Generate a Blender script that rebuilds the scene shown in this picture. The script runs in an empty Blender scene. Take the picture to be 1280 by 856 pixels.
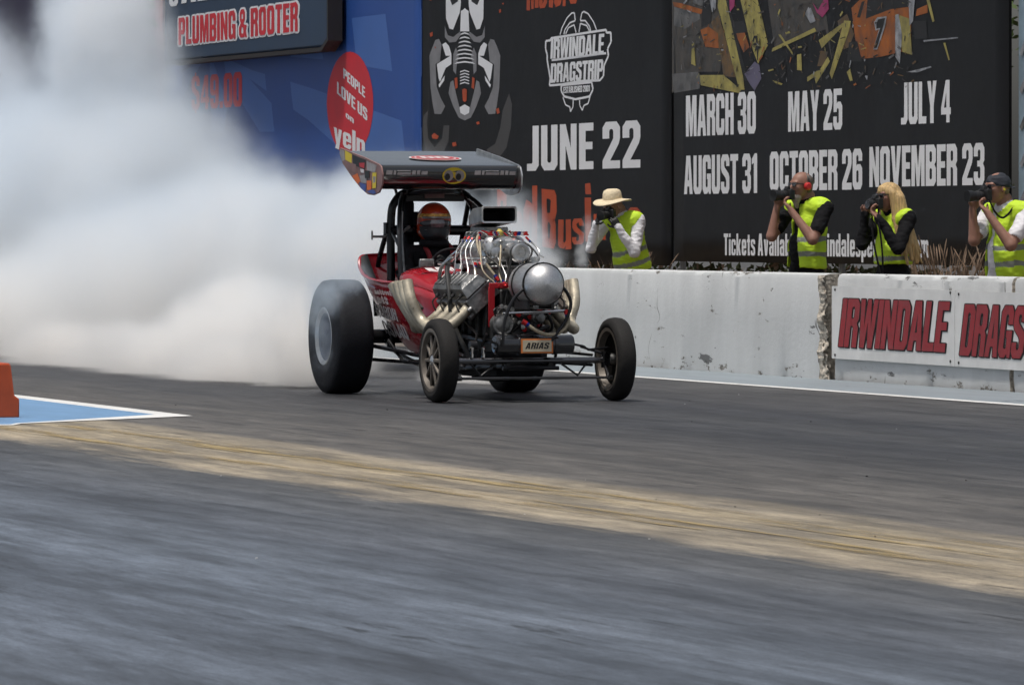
import bpy, math, random
import numpy as np
from mathutils import Vector, Matrix
from math import radians as R, sin, cos, pi
random.seed(7)
sc = bpy.context.scene
COL = sc.collection

# ------------------------------------------------------------------ camera, sky, sun, exposure
cam = bpy.data.cameras.new('camera'); cam_o = bpy.data.objects.new('camera', cam); COL.objects.link(cam_o); sc.camera = cam_o
cam_o.location = (0, 0, 1.28)
cam_o.rotation_euler = (R(90), 0, R(90 - 18.6312))
cam.sensor_width = 36; cam.lens = 196.9; cam.shift_y = -(428 - 287) / 1280
cam.clip_start = 0.5; cam.clip_end = 3000
cam.dof.use_dof = True; cam.dof.focus_distance = 41.6; cam.dof.aperture_fstop = 30

world = bpy.data.worlds.new('World'); sc.world = world; world.use_nodes = True
wn = world.node_tree; bg = wn.nodes['Background']
sky = wn.nodes.new('ShaderNodeTexSky'); sky.sky_type = 'NISHITA'; sky.sun_disc = False
sky.sun_elevation = R(74); sky.sun_rotation = R(150); sky.dust_density = 4.0; sky.air_density = 1.0; sky.ozone_density = 0.6
hs = wn.nodes.new('ShaderNodeHueSaturation'); hs.inputs['Saturation'].default_value = 0.5
wn.links.new(sky.outputs[0], hs.inputs['Color']); wn.links.new(hs.outputs[0], bg.inputs[0])
bg.inputs[1].default_value = 0.11
sun = bpy.data.lights.new('sun', 'SUN'); sun_o = bpy.data.objects.new('sun', sun); COL.objects.link(sun_o)
sun.energy = 3.6; sun.angle = R(5); sun.color = (1.0, 0.95, 0.88)
sun_o.rotation_euler = Vector((sin(R(150)) * cos(R(74)), cos(R(150)) * cos(R(74)), sin(R(74)))).to_track_quat('Z', 'Y').to_euler()
sun_o.location = (-40, 30, 40)
vs = sc.view_settings; vs.view_transform = 'Standard'; vs.look = 'None'; vs.gamma = 1; vs.exposure = -0.36; vs.use_curve_mapping = False
sc.render.engine = 'CYCLES'
cy = sc.cycles
cy.use_denoising = True; cy.use_adaptive_sampling = True; cy.adaptive_threshold = 0.06
cy.max_bounces = 10; cy.diffuse_bounces = 3; cy.glossy_bounces = 3; cy.transparent_max_bounces = 8
cy.volume_bounces = 8; cy.volume_step_rate = 0.32; cy.volume_max_steps = 96
cy.caustics_reflective = False; cy.caustics_refractive = False

# ------------------------------------------------------------------ material helpers
def nn(t, kind, **kw):
    n = t.nodes.new('ShaderNode' + kind)
    for k, v in kw.items(): setattr(n, k, v)
    return n

def mat(name, col, rough=0.5, metal=0.0, var=0.0, scale=6.0, bump=0.0, bscale=None, coat=0.0, spec=0.5, stretch=(1, 1, 1)):
    m = bpy.data.materials.new(name); m.use_nodes = True
    t = m.node_tree; b = t.nodes['Principled BSDF']; L = t.links.new
    b.inputs['Base Color'].default_value = (*col, 1); b.inputs['Roughness'].default_value = rough
    b.inputs['Metallic'].default_value = metal; b.inputs['Coat Weight'].default_value = coat
    b.inputs['Specular IOR Level'].default_value = spec
    if var or bump:
        tc = nn(t, 'TexCoord'); mp = nn(t, 'Mapping'); mp.inputs['Scale'].default_value = stretch; L(tc.outputs['Object'], mp.inputs[0])
    if var:
        z = nn(t, 'TexNoise'); z.inputs['Scale'].default_value = scale; z.inputs['Detail'].default_value = 5; z.inputs['Roughness'].default_value = .62
        L(mp.outputs[0], z.inputs['Vector'])
        r = nn(t, 'MapRange'); r.inputs[1].default_value = .3; r.inputs[2].default_value = .7; r.inputs[3].default_value = 1 - var; r.inputs[4].default_value = 1 + var
        L(z.outputs['Fac'], r.inputs[0])
        mx = nn(t, 'VectorMath', operation='SCALE'); mx.inputs[0].default_value = col; L(r.outputs[0], mx.inputs['Scale']); L(mx.outputs[0], b.inputs['Base Color'])
        rr = nn(t, 'MapRange'); rr.inputs[1].default_value = .3; rr.inputs[2].default_value = .7; rr.inputs[3].default_value = max(0.02, rough - var * .3); rr.inputs[4].default_value = min(1, rough + var * .3)
        L(z.outputs['Fac'], rr.inputs[0]); L(rr.outputs[0], b.inputs['Roughness'])
    if bump:
        z2 = nn(t, 'TexNoise'); z2.inputs['Scale'].default_value = bscale or scale * 3; z2.inputs['Detail'].default_value = 4
        L(mp.outputs[0], z2.inputs['Vector'])
        bp = nn(t, 'Bump'); bp.inputs['Strength'].default_value = bump; bp.inputs['Distance'].default_value = 0.02
        L(z2.outputs['Fac'], bp.inputs['Height']); L(bp.outputs[0], b.inputs['Normal'])
    return m

M = {}
def D(k, *a, **kw): M[k] = mat(k, *a, **kw)
D('black_metal', (.008, .008, .0095), .3, 0, .2, 9, coat=.2, spec=.4)
D('black_matte', (.009, .009, .011), .75, 0, .25, 8, spec=.25)
D('interior', (.02, .02, .022), .7, 0, .3, 6)
D('gloss_black', (.012, .013, .015), .2, 0, .15, 4, coat=1.0, spec=.8); D('bright_black', (.2, .2, .21), .22, 1, .15, 8)
D('red_paint', (.36, .012, .022), .24, 0, .12, 3, coat=.7)
D('red_part', (.42, .012, .02), .4, 0, .15, 12)
D('tyre', (.017, .016, .0155), .8, 0, .3, 14, bump=.15, bscale=60, spec=.3)
D('slick', (.011, .012, .016), .7, 0, .3, 9, bump=.2, bscale=40, spec=.3)
D('rim_grey', (.15, .13, .11), .5, .3, .3, 14)
D('rim_dark', (.006, .0055, .005), .8, 0, .4, 14, spec=.15)
D('alu', (.64, .64, .63), .33, 1, .25, 12, bump=.1, bscale=30)
D('cast', (.3, .3, .295), .4, .9, .45, 16, bump=.25, bscale=45)
D('brushed', (.68, .68, .68), .42, 1, .18, 20, stretch=(1, 6, 6))
D('chrome', (.75, .75, .75), .1, 1, .08, 10)
D('dark_cast', (.075, .075, .075), .5, .7, .4, 16, bump=.25, bscale=45)
D('header', (.5, .45, .35), .42, .45, .5, 7, bump=.15)
D('header_dark', (.06, .05, .045), .7, .3, .3, 12)
D('braid', (.42, .36, .26), .55, .3, .3, 60)
D('hose_black', (.02, .02, .02), .5, 0, .2, 30)
D('blue_fit', (.02, .05, .3), .3, .8); D('red_fit', (.6, .03, .03), .3, .6); D('yellow_part', (.7, .55, .12), .5)
D('orange_red', (.55, .09, .02), .5)
D('white_paint', (.78, .78, .76), .5, 0, .08, 8)
D('decal_white', (.72, .68, .68), .5, 0, .12, 20)
D('decal_yellow', (.72, .55, .03), .4); D('decal_red', (.5, .03, .04), .4); D('decal_orange', (.75, .16, .03), .4)
D('decal_blue', (.06, .1, .32), .4); D('decal_grey', (.33, .31, .31), .4, 0, .3, 14); D('decal_mauve', (.25, .14, .13), .4, 0, .3, 14); D('decal_black', (.015, .015, .015), .4)
D('plate', (.6, .52, .38), .4, 0, .15, 14); D('plate_edge', (.7, .2, .04), .4)
D('skin', (.36, .2, .145), .55, 0, .12, 18); D('skin_tan', (.27, .135, .095), .55, 0, .12, 18)
D('vest', (.53, .76, .03), .7, 0, .1, 9, bump=.35, bscale=14); D('stripe', (.23, .25, .22), .5, 0, .1, 20)
D('cloth_black', (.007, .007, .0085), .85, 0, .25, 8, bump=.4, bscale=14, spec=.18); D('cloth_white', (.72, .71, .74), .8, 0, .06, 8, bump=.45, bscale=12)
D('cloth_navy', (.02, .024, .035), .8, 0, .2, 8)
D('denim', (.05, .06, .09), .8, 0, .2, 12)
D('straw', (.72, .61, .42), .8, 0, .14, 30, bump=.4, bscale=60)
D('hair_grey', (.12, .1, .085), .6, 0, .3, 30, stretch=(4, 4, 1)); D('beard', (.34, .29, .25), .8, 0, .25, 40)
D('hair_blond', (.56, .38, .17), .5, 0, .42, 22, bump=.6, bscale=40, stretch=(3, 3, .25))
D('lens_glass', (.01, .01, .015), .06, 0, coat=1); D('camera_black', (.012, .012, .013), .45, 0, .15, 30)
D('leather', (.012, .012, .012), .55, 0, .2, 20, bump=.3)
D('earmuff', (.6, .03, .03), .35); D('ear_yellow', (.8, .7, .05), .6)
D('suit', (.010, .009, .011), .8, 0, .3, 9, bump=.4, bscale=14, spec=.25); D('suit_red', (.25, .02, .025), .8)
D('helmet_red', (.4, .04, .012), .18, 0, .3, 9, coat=.6); D('helmet_gold', (.6, .3, .06), .25, .3, .6, 26); D('visor', (.1, .1, .105), .22, .4, coat=.6); D('helmet_dark', (.016, .016, .018), .5)
D('banner_black', (.0085, .009, .0105), .55, 0, .15, .8, bump=.6, bscale=1.1, spec=.22)
D('banner_blue', (.02, .075, .3), .5, 0, .1, .7, bump=.4, bscale=.8); D('banner_ray', (.055, .14, .42), .5, 0, .08, .7)
D('banner_purple', (.03, .025, .06), .6, 0, .25, .8); D('banner_pale', (.3, .42, .5), .6, 0, .4, .9); D('banner_pink', (.5, .22, .2), .6, 0, .3, 2)
D('board_navy', (.018, .042, .085), .5, 0, .12, .8); D('board_edge', (.02, .016, .016), .6)
D('print_white', (.76, .77, .79), .6, 0, .07, 1.2); D('print_grey', (.2, .2, .21), .6, 0, .2, 5); D('print_dim', (.055, .053, .053), .6, 0, .3, 5)
D('print_orange', (.42, .06, .012), .6, 0, .22, 3); D('print_red', (.6, .02, .035), .5, 0, .1, 2); D('print_black', (.008, .008, .009), .6)
D('pic_dirt', (.05, .045, .04), .6, 0, .8, 9); D('pic_gray', (.1, .1, .1), .6, 0, .7, 7); D('pic_yellow', (.29, .25, .07), .6, 0, .45, 7); D('pic_brown', (.1, .06, .025), .6, 0, .8, 9)
D('pic_orange', (.26, .075, .012), .6, 0, .5, 4); D('pic_violet', (.11, .1, .16), .6, 0, .2, 4); D('pic_pink', (.3, .03, .12), .6, 0, .2, 4); D('pic_white', (.24, .25, .27), .6, 0, .6, 8)
D('sign_white', (.74, .74, .73), .5, 0, .1, 3); D('sign_red', (.28, .012, .02), .5, 0, .15, 8)
D('post', (.2, .2, .2), .5, .4, .2, 5)
D('orange_plastic', (.5, .075, .02), .55, 0, .12, 8)
D('bark', (.09, .065, .045), .9, 0, .3, 12); D('leaf', (.07, .11, .03), .7, 0, .4, 4); D('dry', (.2, .135, .09), .8, 0, .35, 9); D('weed', (.06, .075, .03), .8, 0, .4, 9)

# ------------------------------------------------------------------ mesh helpers
def tag(o, label=None, cat=None, group=None, kind=None):
    if label: o['label'] = label
    if cat: o['category'] = cat
    if group: o['group'] = group
    if kind: o['kind'] = kind
    return o

def empty(name, loc=(0, 0, 0), rz=0):
    o = bpy.data.objects.new(name, None); COL.objects.link(o); o.location = loc; o.rotation_euler = (0, 0, rz); o.empty_display_size = .2
    return o

def smooth_pts(pts, n=6):
    if len(pts) < 3: return [Vector(p) for p in pts]
    P = [Vector(p) for p in pts]; out = []
    for i in range(len(P) - 1):
        p0 = P[max(i - 1, 0)]; p1 = P[i]; p2 = P[i + 1]; p3 = P[min(i + 2, len(P) - 1)]
        for k in range(n):
            t = k / n
            out.append(.5 * ((2 * p1) + (p2 - p0) * t + (2 * p0 - 5 * p1 + 4 * p2 - p3) * t * t + (3 * p1 - p0 - 3 * p2 + p3) * t ** 3))
    out.append(P[-1]); return out

class MB:
    def __init__(self): self.v = []; self.f = []; self.mi = []
    def add(self, vs, fs, mi=0):
        o = len(self.v); self.v += [tuple(p) for p in vs]
        for f in fs: self.f.append([i + o for i in f]); self.mi.append(mi)
        return self
    def box(self, c, s, rot=None, mi=0, taper=1.0):
        x, y, z = s[0] / 2, s[1] / 2, s[2] / 2
        vs = [Vector((a * x * (taper if d > 0 else 1), b * y * (taper if d > 0 else 1), d * z)) for d in (-1, 1) for b in (-1, 1) for a in (-1, 1)]
        if rot is not None: vs = [rot @ p for p in vs]
        vs = [p + Vector(c) for p in vs]
        return self.add(vs, [(0, 2, 3, 1), (4, 5, 7, 6), (0, 1, 5, 4), (2, 6, 7, 3), (0, 4, 6, 2), (1, 3, 7, 5)], mi)
    def tube(self, pts, r, seg=10, sm=0, mi=0, caps=True, closed=False):
        P = smooth_pts(pts, sm) if sm else [Vector(p) for p in pts]
        n = len(P); rad = r if isinstance(r, (list, tuple)) else [r] * n
        if len(rad) != n: rad = [rad[0] + (rad[-1] - rad[0]) * i / (n - 1) for i in range(n)]
        T = []
        for i in range(n):
            a = P[i - 1] if (i > 0 or closed) else P[i]; b = P[(i + 1) % n] if (i < n - 1 or closed) else P[i]
            T.append((b - a).normalized())
        up = Vector((0, 0, 1)) if abs(T[0].z) < .9 else Vector((1, 0, 0))
        N = (up - T[0] * up.dot(T[0])).normalized(); vs = []
        for i in range(n):
            N = (N - T[i] * N.dot(T[i])).normalized(); B = T[i].cross(N)
            for k in range(seg):
                a = 2 * pi * k / seg; vs.append(P[i] + (N * cos(a) + B * sin(a)) * rad[i])
        fs = []
        for i in range(n if closed else n - 1):
            for k in range(seg):
                a = i * seg + k; b = i * seg + (k + 1) % seg; c = ((i + 1) % n) * seg + (k + 1) % seg; d = ((i + 1) % n) * seg + k
                fs.append((a, b, c, d))
        if caps and not closed: fs += [tuple(range(seg))[::-1], tuple((n - 1) * seg + k for k in range(seg))]
        return self.add(vs, fs, mi)
    def lathe(self, prof, c, axis='X', seg=32, mi=0, mis=None, cap=True):
        # prof: (along, radius); axis through c
        vs = []; fs = []; n = len(prof)
        for a, r in prof:
            for k in range(seg):
                t = 2 * pi * k / seg
                p = {'X': (a, r * cos(t), r * sin(t)), 'Y': (r * sin(t), a, r * cos(t)), 'Z': (r * cos(t), r * sin(t), a)}[axis]
                vs.append((p[0] + c[0], p[1] + c[1], p[2] + c[2]))
        ms = []
        for i in range(n - 1):
            for k in range(seg):
                fs.append((i * seg + k, i * seg + (k + 1) % seg, (i + 1) * seg + (k + 1) % seg, (i + 1) * seg + k)); ms.append(mis[i] if mis else mi)
        if cap and prof[0][1] > 1e-5: fs.append(tuple(range(seg))[::-1]); ms.append(mis[0] if mis else mi)
        if cap and prof[-1][1] > 1e-5: fs.append(tuple((n - 1) * seg + k for k in range(seg))); ms.append(mis[-1] if mis else mi)
        o = len(self.v); self.v += vs
        for f, m_ in zip(fs, ms): self.f.append([i + o for i in f]); self.mi.append(m_)
        return self
    def loft(self, secs, mi=0, cap0=False, cap1=False, closed=True):
        n = len(secs[0]); vs = [p for s in secs for p in s]; fs = []
        for i in range(len(secs) - 1):
            for k in range(n if closed else n - 1):
                fs.append((i * n + k, i * n + (k + 1) % n, (i + 1) * n + (k + 1) % n, (i + 1) * n + k))
        if cap0: fs.append(tuple(range(n))[::-1])
        if cap1: fs.append(tuple((len(secs) - 1) * n + k for k in range(n)))
        return self.add(vs, fs, mi)
    def prism(self, poly, fn, d0, d1, mi=0):
        # poly of 2D points, fn(a,b,d)->3D; extruded from depth d0 to d1
        n = len(poly); vs = [fn(a, b, d0) for a, b in poly] + [fn(a, b, d1) for a, b in poly]
        fs = [tuple(range(n)), tuple(range(n, 2 * n))[::-1]] + [(i, i + n, (i + 1) % n + n, (i + 1) % n) for i in range(n)]
        return self.add(vs, fs, mi)
    def build(self, name, mats, parent=None, bevel=0, bseg=2, sharp=35, solid=None, recalc=True):
        if isinstance(mats, str): mats = [mats]
        me = bpy.data.meshes.new(name); me.from_pydata(self.v, [], self.f)
        for m_ in mats: me.materials.append(M[m_] if isinstance(m_, str) else m_)
        me.polygons.foreach_set('material_index', self.mi)
        if recalc:
            import bmesh
            b = bmesh.new(); b.from_mesh(me); bmesh.ops.recalc_face_normals(b, faces=b.faces); b.to_mesh(me); b.free()
        me.polygons.foreach_set('use_smooth', [True] * len(me.polygons)); me.set_sharp_from_angle(angle=R(sharp)); me.update()
        o = bpy.data.objects.new(name, me); COL.objects.link(o)
        if parent: o.parent = parent
        if solid:
            s = o.modifiers.new('thickness', 'SOLIDIFY'); s.thickness = solid; s.offset = -1; s.material_offset = 1 if len(mats) > 1 else 0
        if bevel:
            b = o.modifiers.new('bevel', 'BEVEL'); b.width = bevel; b.segments = bseg; b.limit_method = 'ANGLE'; b.angle_limit = R(40)
        return o

# ------------------------------------------------------------------ block lettering (own condensed glyphs on a 10-high grid)
def _oct(w, h=10, k=1.2): return [(0, k), (k * .85, 0), (w - k * .85, 0), (w, k), (w, h - k), (w - k * .85, h), (k * .85, h), (0, h - k)]
def _in(x0, y0, x1, y1, k=.35): return [(x0, y0 + k), (x0 + k, y0), (x1 - k, y0), (x1, y0 + k), (x1, y1 - k), (x1 - k, y1), (x0 + k, y1), (x0, y1 - k)]
def _r(x0, y0, x1, y1): return [(x0, y0), (x1, y0), (x1, y1), (x0, y1)]
S_ = [(5.2, 7), (3.2, 7), (3.2, 8), (2.9, 8.4), (2.3, 8.4), (2, 8), (2, 7.2), (2.4, 6.6), (4.6, 5.2), (5.2, 4.2), (5.2, 1.2), (4.2, 0), (1, 0), (0, 1.2), (0, 3), (2, 3), (2, 2), (2.3, 1.6), (2.9, 1.6), (3.2, 2), (3.2, 3.4), (2.8, 4), (.6, 5.4), (0, 6.4), (0, 8.8), (1, 10), (4.2, 10), (5.2, 8.8)]
C_ = [(5.2, 6.4), (3.2, 6.4), (3.2, 8), (2.9, 8.3), (2.3, 8.3), (2, 8), (2, 2), (2.3, 1.7), (2.9, 1.7), (3.2, 2), (3.2, 3.9), (5.2, 3.9), (5.2, 1.2), (4.2, 0), (1, 0), (0, 1.2), (0, 8.8), (1, 10), (4.2, 10), (5.2, 8.8)]
SIX = [(5.2, 7), (3.2, 7), (3.2, 8), (2.9, 8.4), (2.3, 8.4), (2, 8), (2, 5.8), (2.6, 6.2), (4.2, 6.2), (5.2, 5.2), (5.2, 1.2), (4.2, 0), (1, 0), (0, 1.2), (0, 8.8), (1, 10), (4.2, 10), (5.2, 8.8)]
def _sc(p, sx, sy): return [(a * sx, b * sy) for a, b in p]
def _n(): return [(0, 0), (1.9, 0), (1.9, 5.4), (2.2, 5.8), (2.6, 5.8), (2.9, 5.4), (2.9, 0), (4.8, 0), (4.8, 6.3), (3.9, 7.4), (2.6, 7.4), (1.9, 6.9), (1.9, 7.4), (0, 7.4)]
G = {  # glyph: (width, [(outline, [holes])])
 'I': (2, [(_r(0, 0, 2, 10), [])]), 'L': (4.4, [([(0, 0), (4.4, 0), (4.4, 1.7), (2, 1.7), (2, 10), (0, 10)], [])]),
 'E': (4.4, [([(0, 0), (4.4, 0), (4.4, 1.7), (2, 1.7), (2, 4.3), (4.1, 4.3), (4.1, 5.9), (2, 5.9), (2, 8.3), (4.4, 8.3), (4.4, 10), (0, 10)], [])]),
 'T': (4.8, [([(1.4, 0), (3.4, 0), (3.4, 8.3), (4.8, 8.3), (4.8, 10), (0, 10), (0, 8.3), (1.4, 8.3)], [])]),
 'H': (5.2, [([(0, 0), (2, 0), (2, 4.2), (3.2, 4.2), (3.2, 0), (5.2, 0), (5.2, 10), (3.2, 10), (3.2, 5.9), (2, 5.9), (2, 10), (0, 10)], [])]),
 'U': (5.2, [([(0, 10), (2, 10), (2, 2.1), (2.3, 1.7), (2.9, 1.7), (3.2, 2.1), (3.2, 10), (5.2, 10), (5.2, 1.2), (4.2, 0), (1, 0), (0, 1.2)], [])]),
 'C': (5.2, [(C_, [])]), 'G': (5.2, [([(5.2, 6.4), (3.2, 6.4), (3.2, 8), (2.9, 8.3), (2.3, 8.3), (2, 8), (2, 2), (2.3, 1.7), (2.9, 1.7), (3.2, 2), (3.2, 3.8), (2.7, 3.8), (2.7, 5.2), (5.2, 5.2), (5.2, 0), (4, 0), (3.7, .7), (2.8, 0), (1, 0), (0, 1.2), (0, 8.8), (1, 10), (4.2, 10), (5.2, 8.8)], [])]),
 'S': (5.2, [(S_, [])]), 'O': (5.2, [(_oct(5.2), [_in(2, 1.7, 3.2, 8.3)])]), '0': (5.2, [(_oct(5.2), [_in(2, 1.7, 3.2, 8.3)])]),
 'D': (5.2, [([(0, 0), (4.1, 0), (5.2, 1.3), (5.2, 8.7), (4.1, 10), (0, 10)], [_in(2, 1.6, 3.2, 8.4)])]),
 'R': (5.2, [([(0, 0), (2, 0), (2, 4.4), (2.8, 4.4), (3.2, 3.9), (3.2, 0), (5.2, 0), (5.2, 4.1), (4.5, 5.0), (5.2, 5.9), (5.2, 8.9), (4.2, 10), (0, 10)], [_in(2, 5.9, 3.2, 8.4)])]),
 'P': (5.2, [([(0, 0), (2, 0), (2, 3.8), (4.2, 3.8), (5.2, 4.9), (5.2, 8.9), (4.2, 10), (0, 10)], [_in(2, 5.4, 3.2, 8.4)])]),
 'B': (5.2, [([(0, 0), (4.2, 0), (5.2, 1.1), (5.2, 4.3), (4.5, 5.2), (5.2, 6), (5.2, 8.9), (4.2, 10), (0, 10)], [_in(2, 1.6, 3.2, 4.3), _in(2, 5.8, 3.2, 8.4)])]),
 'A': (5.5, [([(0, 0), (1.9, 0), (2.15, 2), (3.35, 2), (3.6, 0), (5.5, 0), (4, 10), (1.5, 10)], [[(2.35, 3.6), (3.15, 3.6), (2.75, 7.6)]])]),
 'M': (6.8, [([(0, 0), (1.8, 0), (1.8, 6.5), (2.7, 0), (4.1, 0), (5, 6.5), (5, 0), (6.8, 0), (6.8, 10), (4.2, 10), (3.4, 4.5), (2.6, 10), (0, 10)], [])]),
 'N': (5.2, [([(0, 0), (1.8, 0), (1.8, 5.2), (3.4, 0), (5.2, 0), (5.2, 10), (3.4, 10), (3.4, 4.8), (1.8, 10), (0, 10)], [])]),
 'V': (5.3, [([(0, 10), (2, 10), (2.65, 3.4), (3.3, 10), (5.3, 10), (3.7, 0), (1.6, 0)], [])]),
 'W': (7.2, [([(0, 10), (1.8, 10), (2.2, 4), (2.9, 10), (4.3, 10), (5, 4), (5.4, 10), (7.2, 10), (6.1, 0), (4.3, 0), (3.6, 5.4), (2.9, 0), (1.1, 0)], [])]),
 'Y': (5.2, [([(0, 10), (2, 10), (2.6, 6.6), (3.2, 10), (5.2, 10), (3.6, 4.2), (3.6, 0), (1.6, 0), (1.6, 4.2)], [])]),
 'J': (3.8, [([(0, 0), (2.8, 0), (3.8, 1.2), (3.8, 10), (1.8, 10), (1.8, 1.9), (1.5, 1.6), (0, 1.6)], [])]),
 '1': (3.2, [([(1.2, 0), (3.2, 0), (3.2, 10), (1.7, 10), (0, 8.6), (0, 7.2), (1.2, 7.6)], [])]),
 '2': (5.2, [([(0, 0), (5.2, 0), (5.2, 1.7), (2.3, 1.7), (4.8, 5.2), (5.2, 6.4), (5.2, 8.8), (4.2, 10), (1, 10), (0, 8.8), (0, 6.4), (2, 6.4), (2, 8), (2.3, 8.4), (2.9, 8.4), (3.2, 8), (3.2, 6.4), (0, 1.7)], [])]),
 '3': (5.2, [([(0, 6.8), (2, 6.8), (2, 8), (2.3, 8.4), (2.9, 8.4), (3.2, 8), (3.2, 6.4), (2.9, 5.8), (1.7, 5.8), (1.7, 4.4), (2.9, 4.4), (3.2, 3.9), (3.2, 2), (2.9, 1.6), (2.3, 1.6), (2, 2), (2, 3.2), (0, 3.2), (0, 1.2), (1, 0), (4.2, 0), (5.2, 1.2), (5.2, 4.2), (4.5, 5.1), (5.2, 5.9), (5.2, 8.8), (4.2, 10), (1, 10), (0, 8.8)], [])]),
 '4': (5.4, [([(2.9, 0), (4.7, 0), (4.7, 1.9), (5.4, 1.9), (5.4, 3.5), (4.7, 3.5), (4.7, 10), (2.6, 10), (0, 3.5), (0, 1.9), (2.9, 1.9)], [[(1.6, 3.5), (2.9, 3.5), (2.9, 7.2)]])]),
 '5': (5.2, [([(.2, 10), (5, 10), (5, 8.4), (2, 8.4), (2, 6.4), (2.6, 6.8), (4.2, 6.8), (5.2, 5.8), (5.2, 1.2), (4.2, 0), (1, 0), (0, 1.2), (0, 3.2), (2, 3.2), (2, 2), (2.3, 1.6), (2.9, 1.6), (3.2, 2), (3.2, 4.8), (2.9, 5.2), (2.3, 5.2), (2, 4.8), (2, 4.3), (.2, 4.3)], [])]),
 '6': (5.2, [(SIX, [_in(2, 1.7, 3.2, 4.7)])]), '9': (5.2, [([(5.2 - a, 10 - b) for a, b in SIX], [_in(2, 5.3, 3.2, 8.3)])]),
 '$': (5.2, [(S_, []), (_r(2.2, 10.05, 3, 11), []), (_r(2.2, -1, 3, -.05), [])]), '.': (2, [(_r(0, 0, 2, 1.9), [])]),
 '&': (6, [([(0, 1.2), (1, 0), (3.8, 0), (4.4, .8), (4.9, 0), (6, 0), (5.1, 2.2), (5.8, 4.4), (4.2, 4.4), (3.4, 5), (4.5, 6.6), (4.5, 8.8), (3.5, 10), (1.3, 10), (.5, 8.8), (.5, 6.8), (1.2, 5.2), (0, 3.6)], [_in(1.7, 1.5, 3.2, 3.7), _in(1.9, 6.5, 3.0, 8.5)])]),
 'a': (4.8, [([(0, 1.1), (.9, 0), (2.3, 0), (2.9, .5), (2.9, 0), (4.8, 0), (4.8, 6.3), (3.9, 7.4), (1, 7.4), (.1, 6.4), (.1, 5), (1.9, 5), (1.9, 5.6), (2.2, 5.9), (2.6, 5.9), (2.9, 5.5), (2.9, 4.6), (1, 4.4), (0, 3.4)], [_in(1.9, 1.3, 2.9, 3.4, .25)])]),
 'b': (4.8, [([(0, 0), (1.9, 0), (1.9, .5), (2.5, 0), (3.9, 0), (4.8, 1.1), (4.8, 6.3), (3.9, 7.4), (2.5, 7.4), (1.9, 6.9), (1.9, 10), (0, 10)], [_in(1.9, 1.5, 2.9, 5.9, .3)])]),
 'c': (4.6, [(_sc(C_, 4.6 / 5.2, .74), [])]), 's': (4.6, [(_sc(S_, 4.6 / 5.2, .74), [])]),
 'd': (4.8, [([(0, 1.1), (.9, 0), (2.3, 0), (2.9, .5), (2.9, 0), (4.8, 0), (4.8, 10), (2.9, 10), (2.9, 6.9), (2.3, 7.4), (.9, 7.4), (0, 6.3)], [_in(1.9, 1.5, 2.9, 5.9, .3)])]),
 'e': (4.8, [([(4.8, 2.4), (2.9, 2.4), (2.9, 1.9), (2.6, 1.5), (2.2, 1.5), (1.9, 1.9), (1.9, 3.2), (4.8, 3.2), (4.8, 6.3), (3.9, 7.4), (.9, 7.4), (0, 6.3), (0, 1.1), (.9, 0), (3.9, 0), (4.8, 1.1)], [_in(1.9, 4.4, 2.9, 6, .25)])]),
 'h': (4.8, [([(0, 0), (1.9, 0), (1.9, 5.4), (2.2, 5.8), (2.6, 5.8), (2.9, 5.4), (2.9, 0), (4.8, 0), (4.8, 6.3), (3.9, 7.4), (2.6, 7.4), (1.9, 6.9), (1.9, 10), (0, 10)], [])]),
 'i': (1.9, [(_r(0, 0, 1.9, 7.4), []), (_r(0, 8.3, 1.9, 10), [])]), 'l': (1.9, [(_r(0, 0, 1.9, 10), [])]),
 'k': (4.9, [([(0, 0), (1.9, 0), (1.9, 2.6), (2.9, 0), (4.9, 0), (3.4, 4), (4.7, 7.4), (2.9, 7.4), (1.9, 4.6), (1.9, 10), (0, 10)], [])]),
 'm': (7.2, [([(0, 0), (1.8, 0), (1.8, 5.6), (2.7, 5.6), (2.7, 0), (4.5, 0), (4.5, 5.6), (5.4, 5.6), (5.4, 0), (7.2, 0), (7.2, 6.3), (6.4, 7.4), (5, 7.4), (4.3, 6.9), (3.6, 7.4), (2.4, 7.4), (1.8, 6.9), (1.8, 7.4), (0, 7.4)], [])]),
 'n': (4.8, [(_n(), [])]), 'o': (4.7, [(_oct(4.7, 7.4, 1.1), [_in(1.8, 1.5, 2.9, 5.9, .3)])]),
 'p': (4.8, [([(0, -2.4), (1.9, -2.4), (1.9, .5), (2.5, 0), (3.9, 0), (4.8, 1.1), (4.8, 6.3), (3.9, 7.4), (2.5, 7.4), (1.9, 6.9), (1.9, 7.4), (0, 7.4)], [_in(1.9, 1.5, 2.9, 5.9, .3)])]),
 'r': (3.4, [([(0, 0), (1.9, 0), (1.9, 5), (2.4, 5.6), (3.4, 5.6), (3.4, 7.4), (2.6, 7.4), (1.9, 6.6), (1.9, 7.4), (0, 7.4)], [])]),
 't': (3.2, [([(.8, 0), (3.2, 0), (3.2, 1.5), (2.7, 1.5), (2.7, 5.9), (3.2, 5.9), (3.2, 7.4), (2.7, 7.4), (2.7, 9.4), (.8, 9.4), (.8, 7.4), (0, 7.4), (0, 5.9), (.8, 5.9)], [])]),
 'u': (4.8, [([(4.8 - a, 7.4 - b) for a, b in _n()], [])]), 'v': (4.8, [([(0, 7.4), (1.9, 7.4), (2.4, 2.6), (2.9, 7.4), (4.8, 7.4), (3.4, 0), (1.4, 0)], [])]),
 'w': (7, [([(0, 7.4), (1.8, 7.4), (2.2, 3), (2.8, 7.4), (4.2, 7.4), (4.8, 3), (5.2, 7.4), (7, 7.4), (5.9, 0), (4.2, 0), (3.5, 4), (2.8, 0), (1.1, 0)], [])]),
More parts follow.
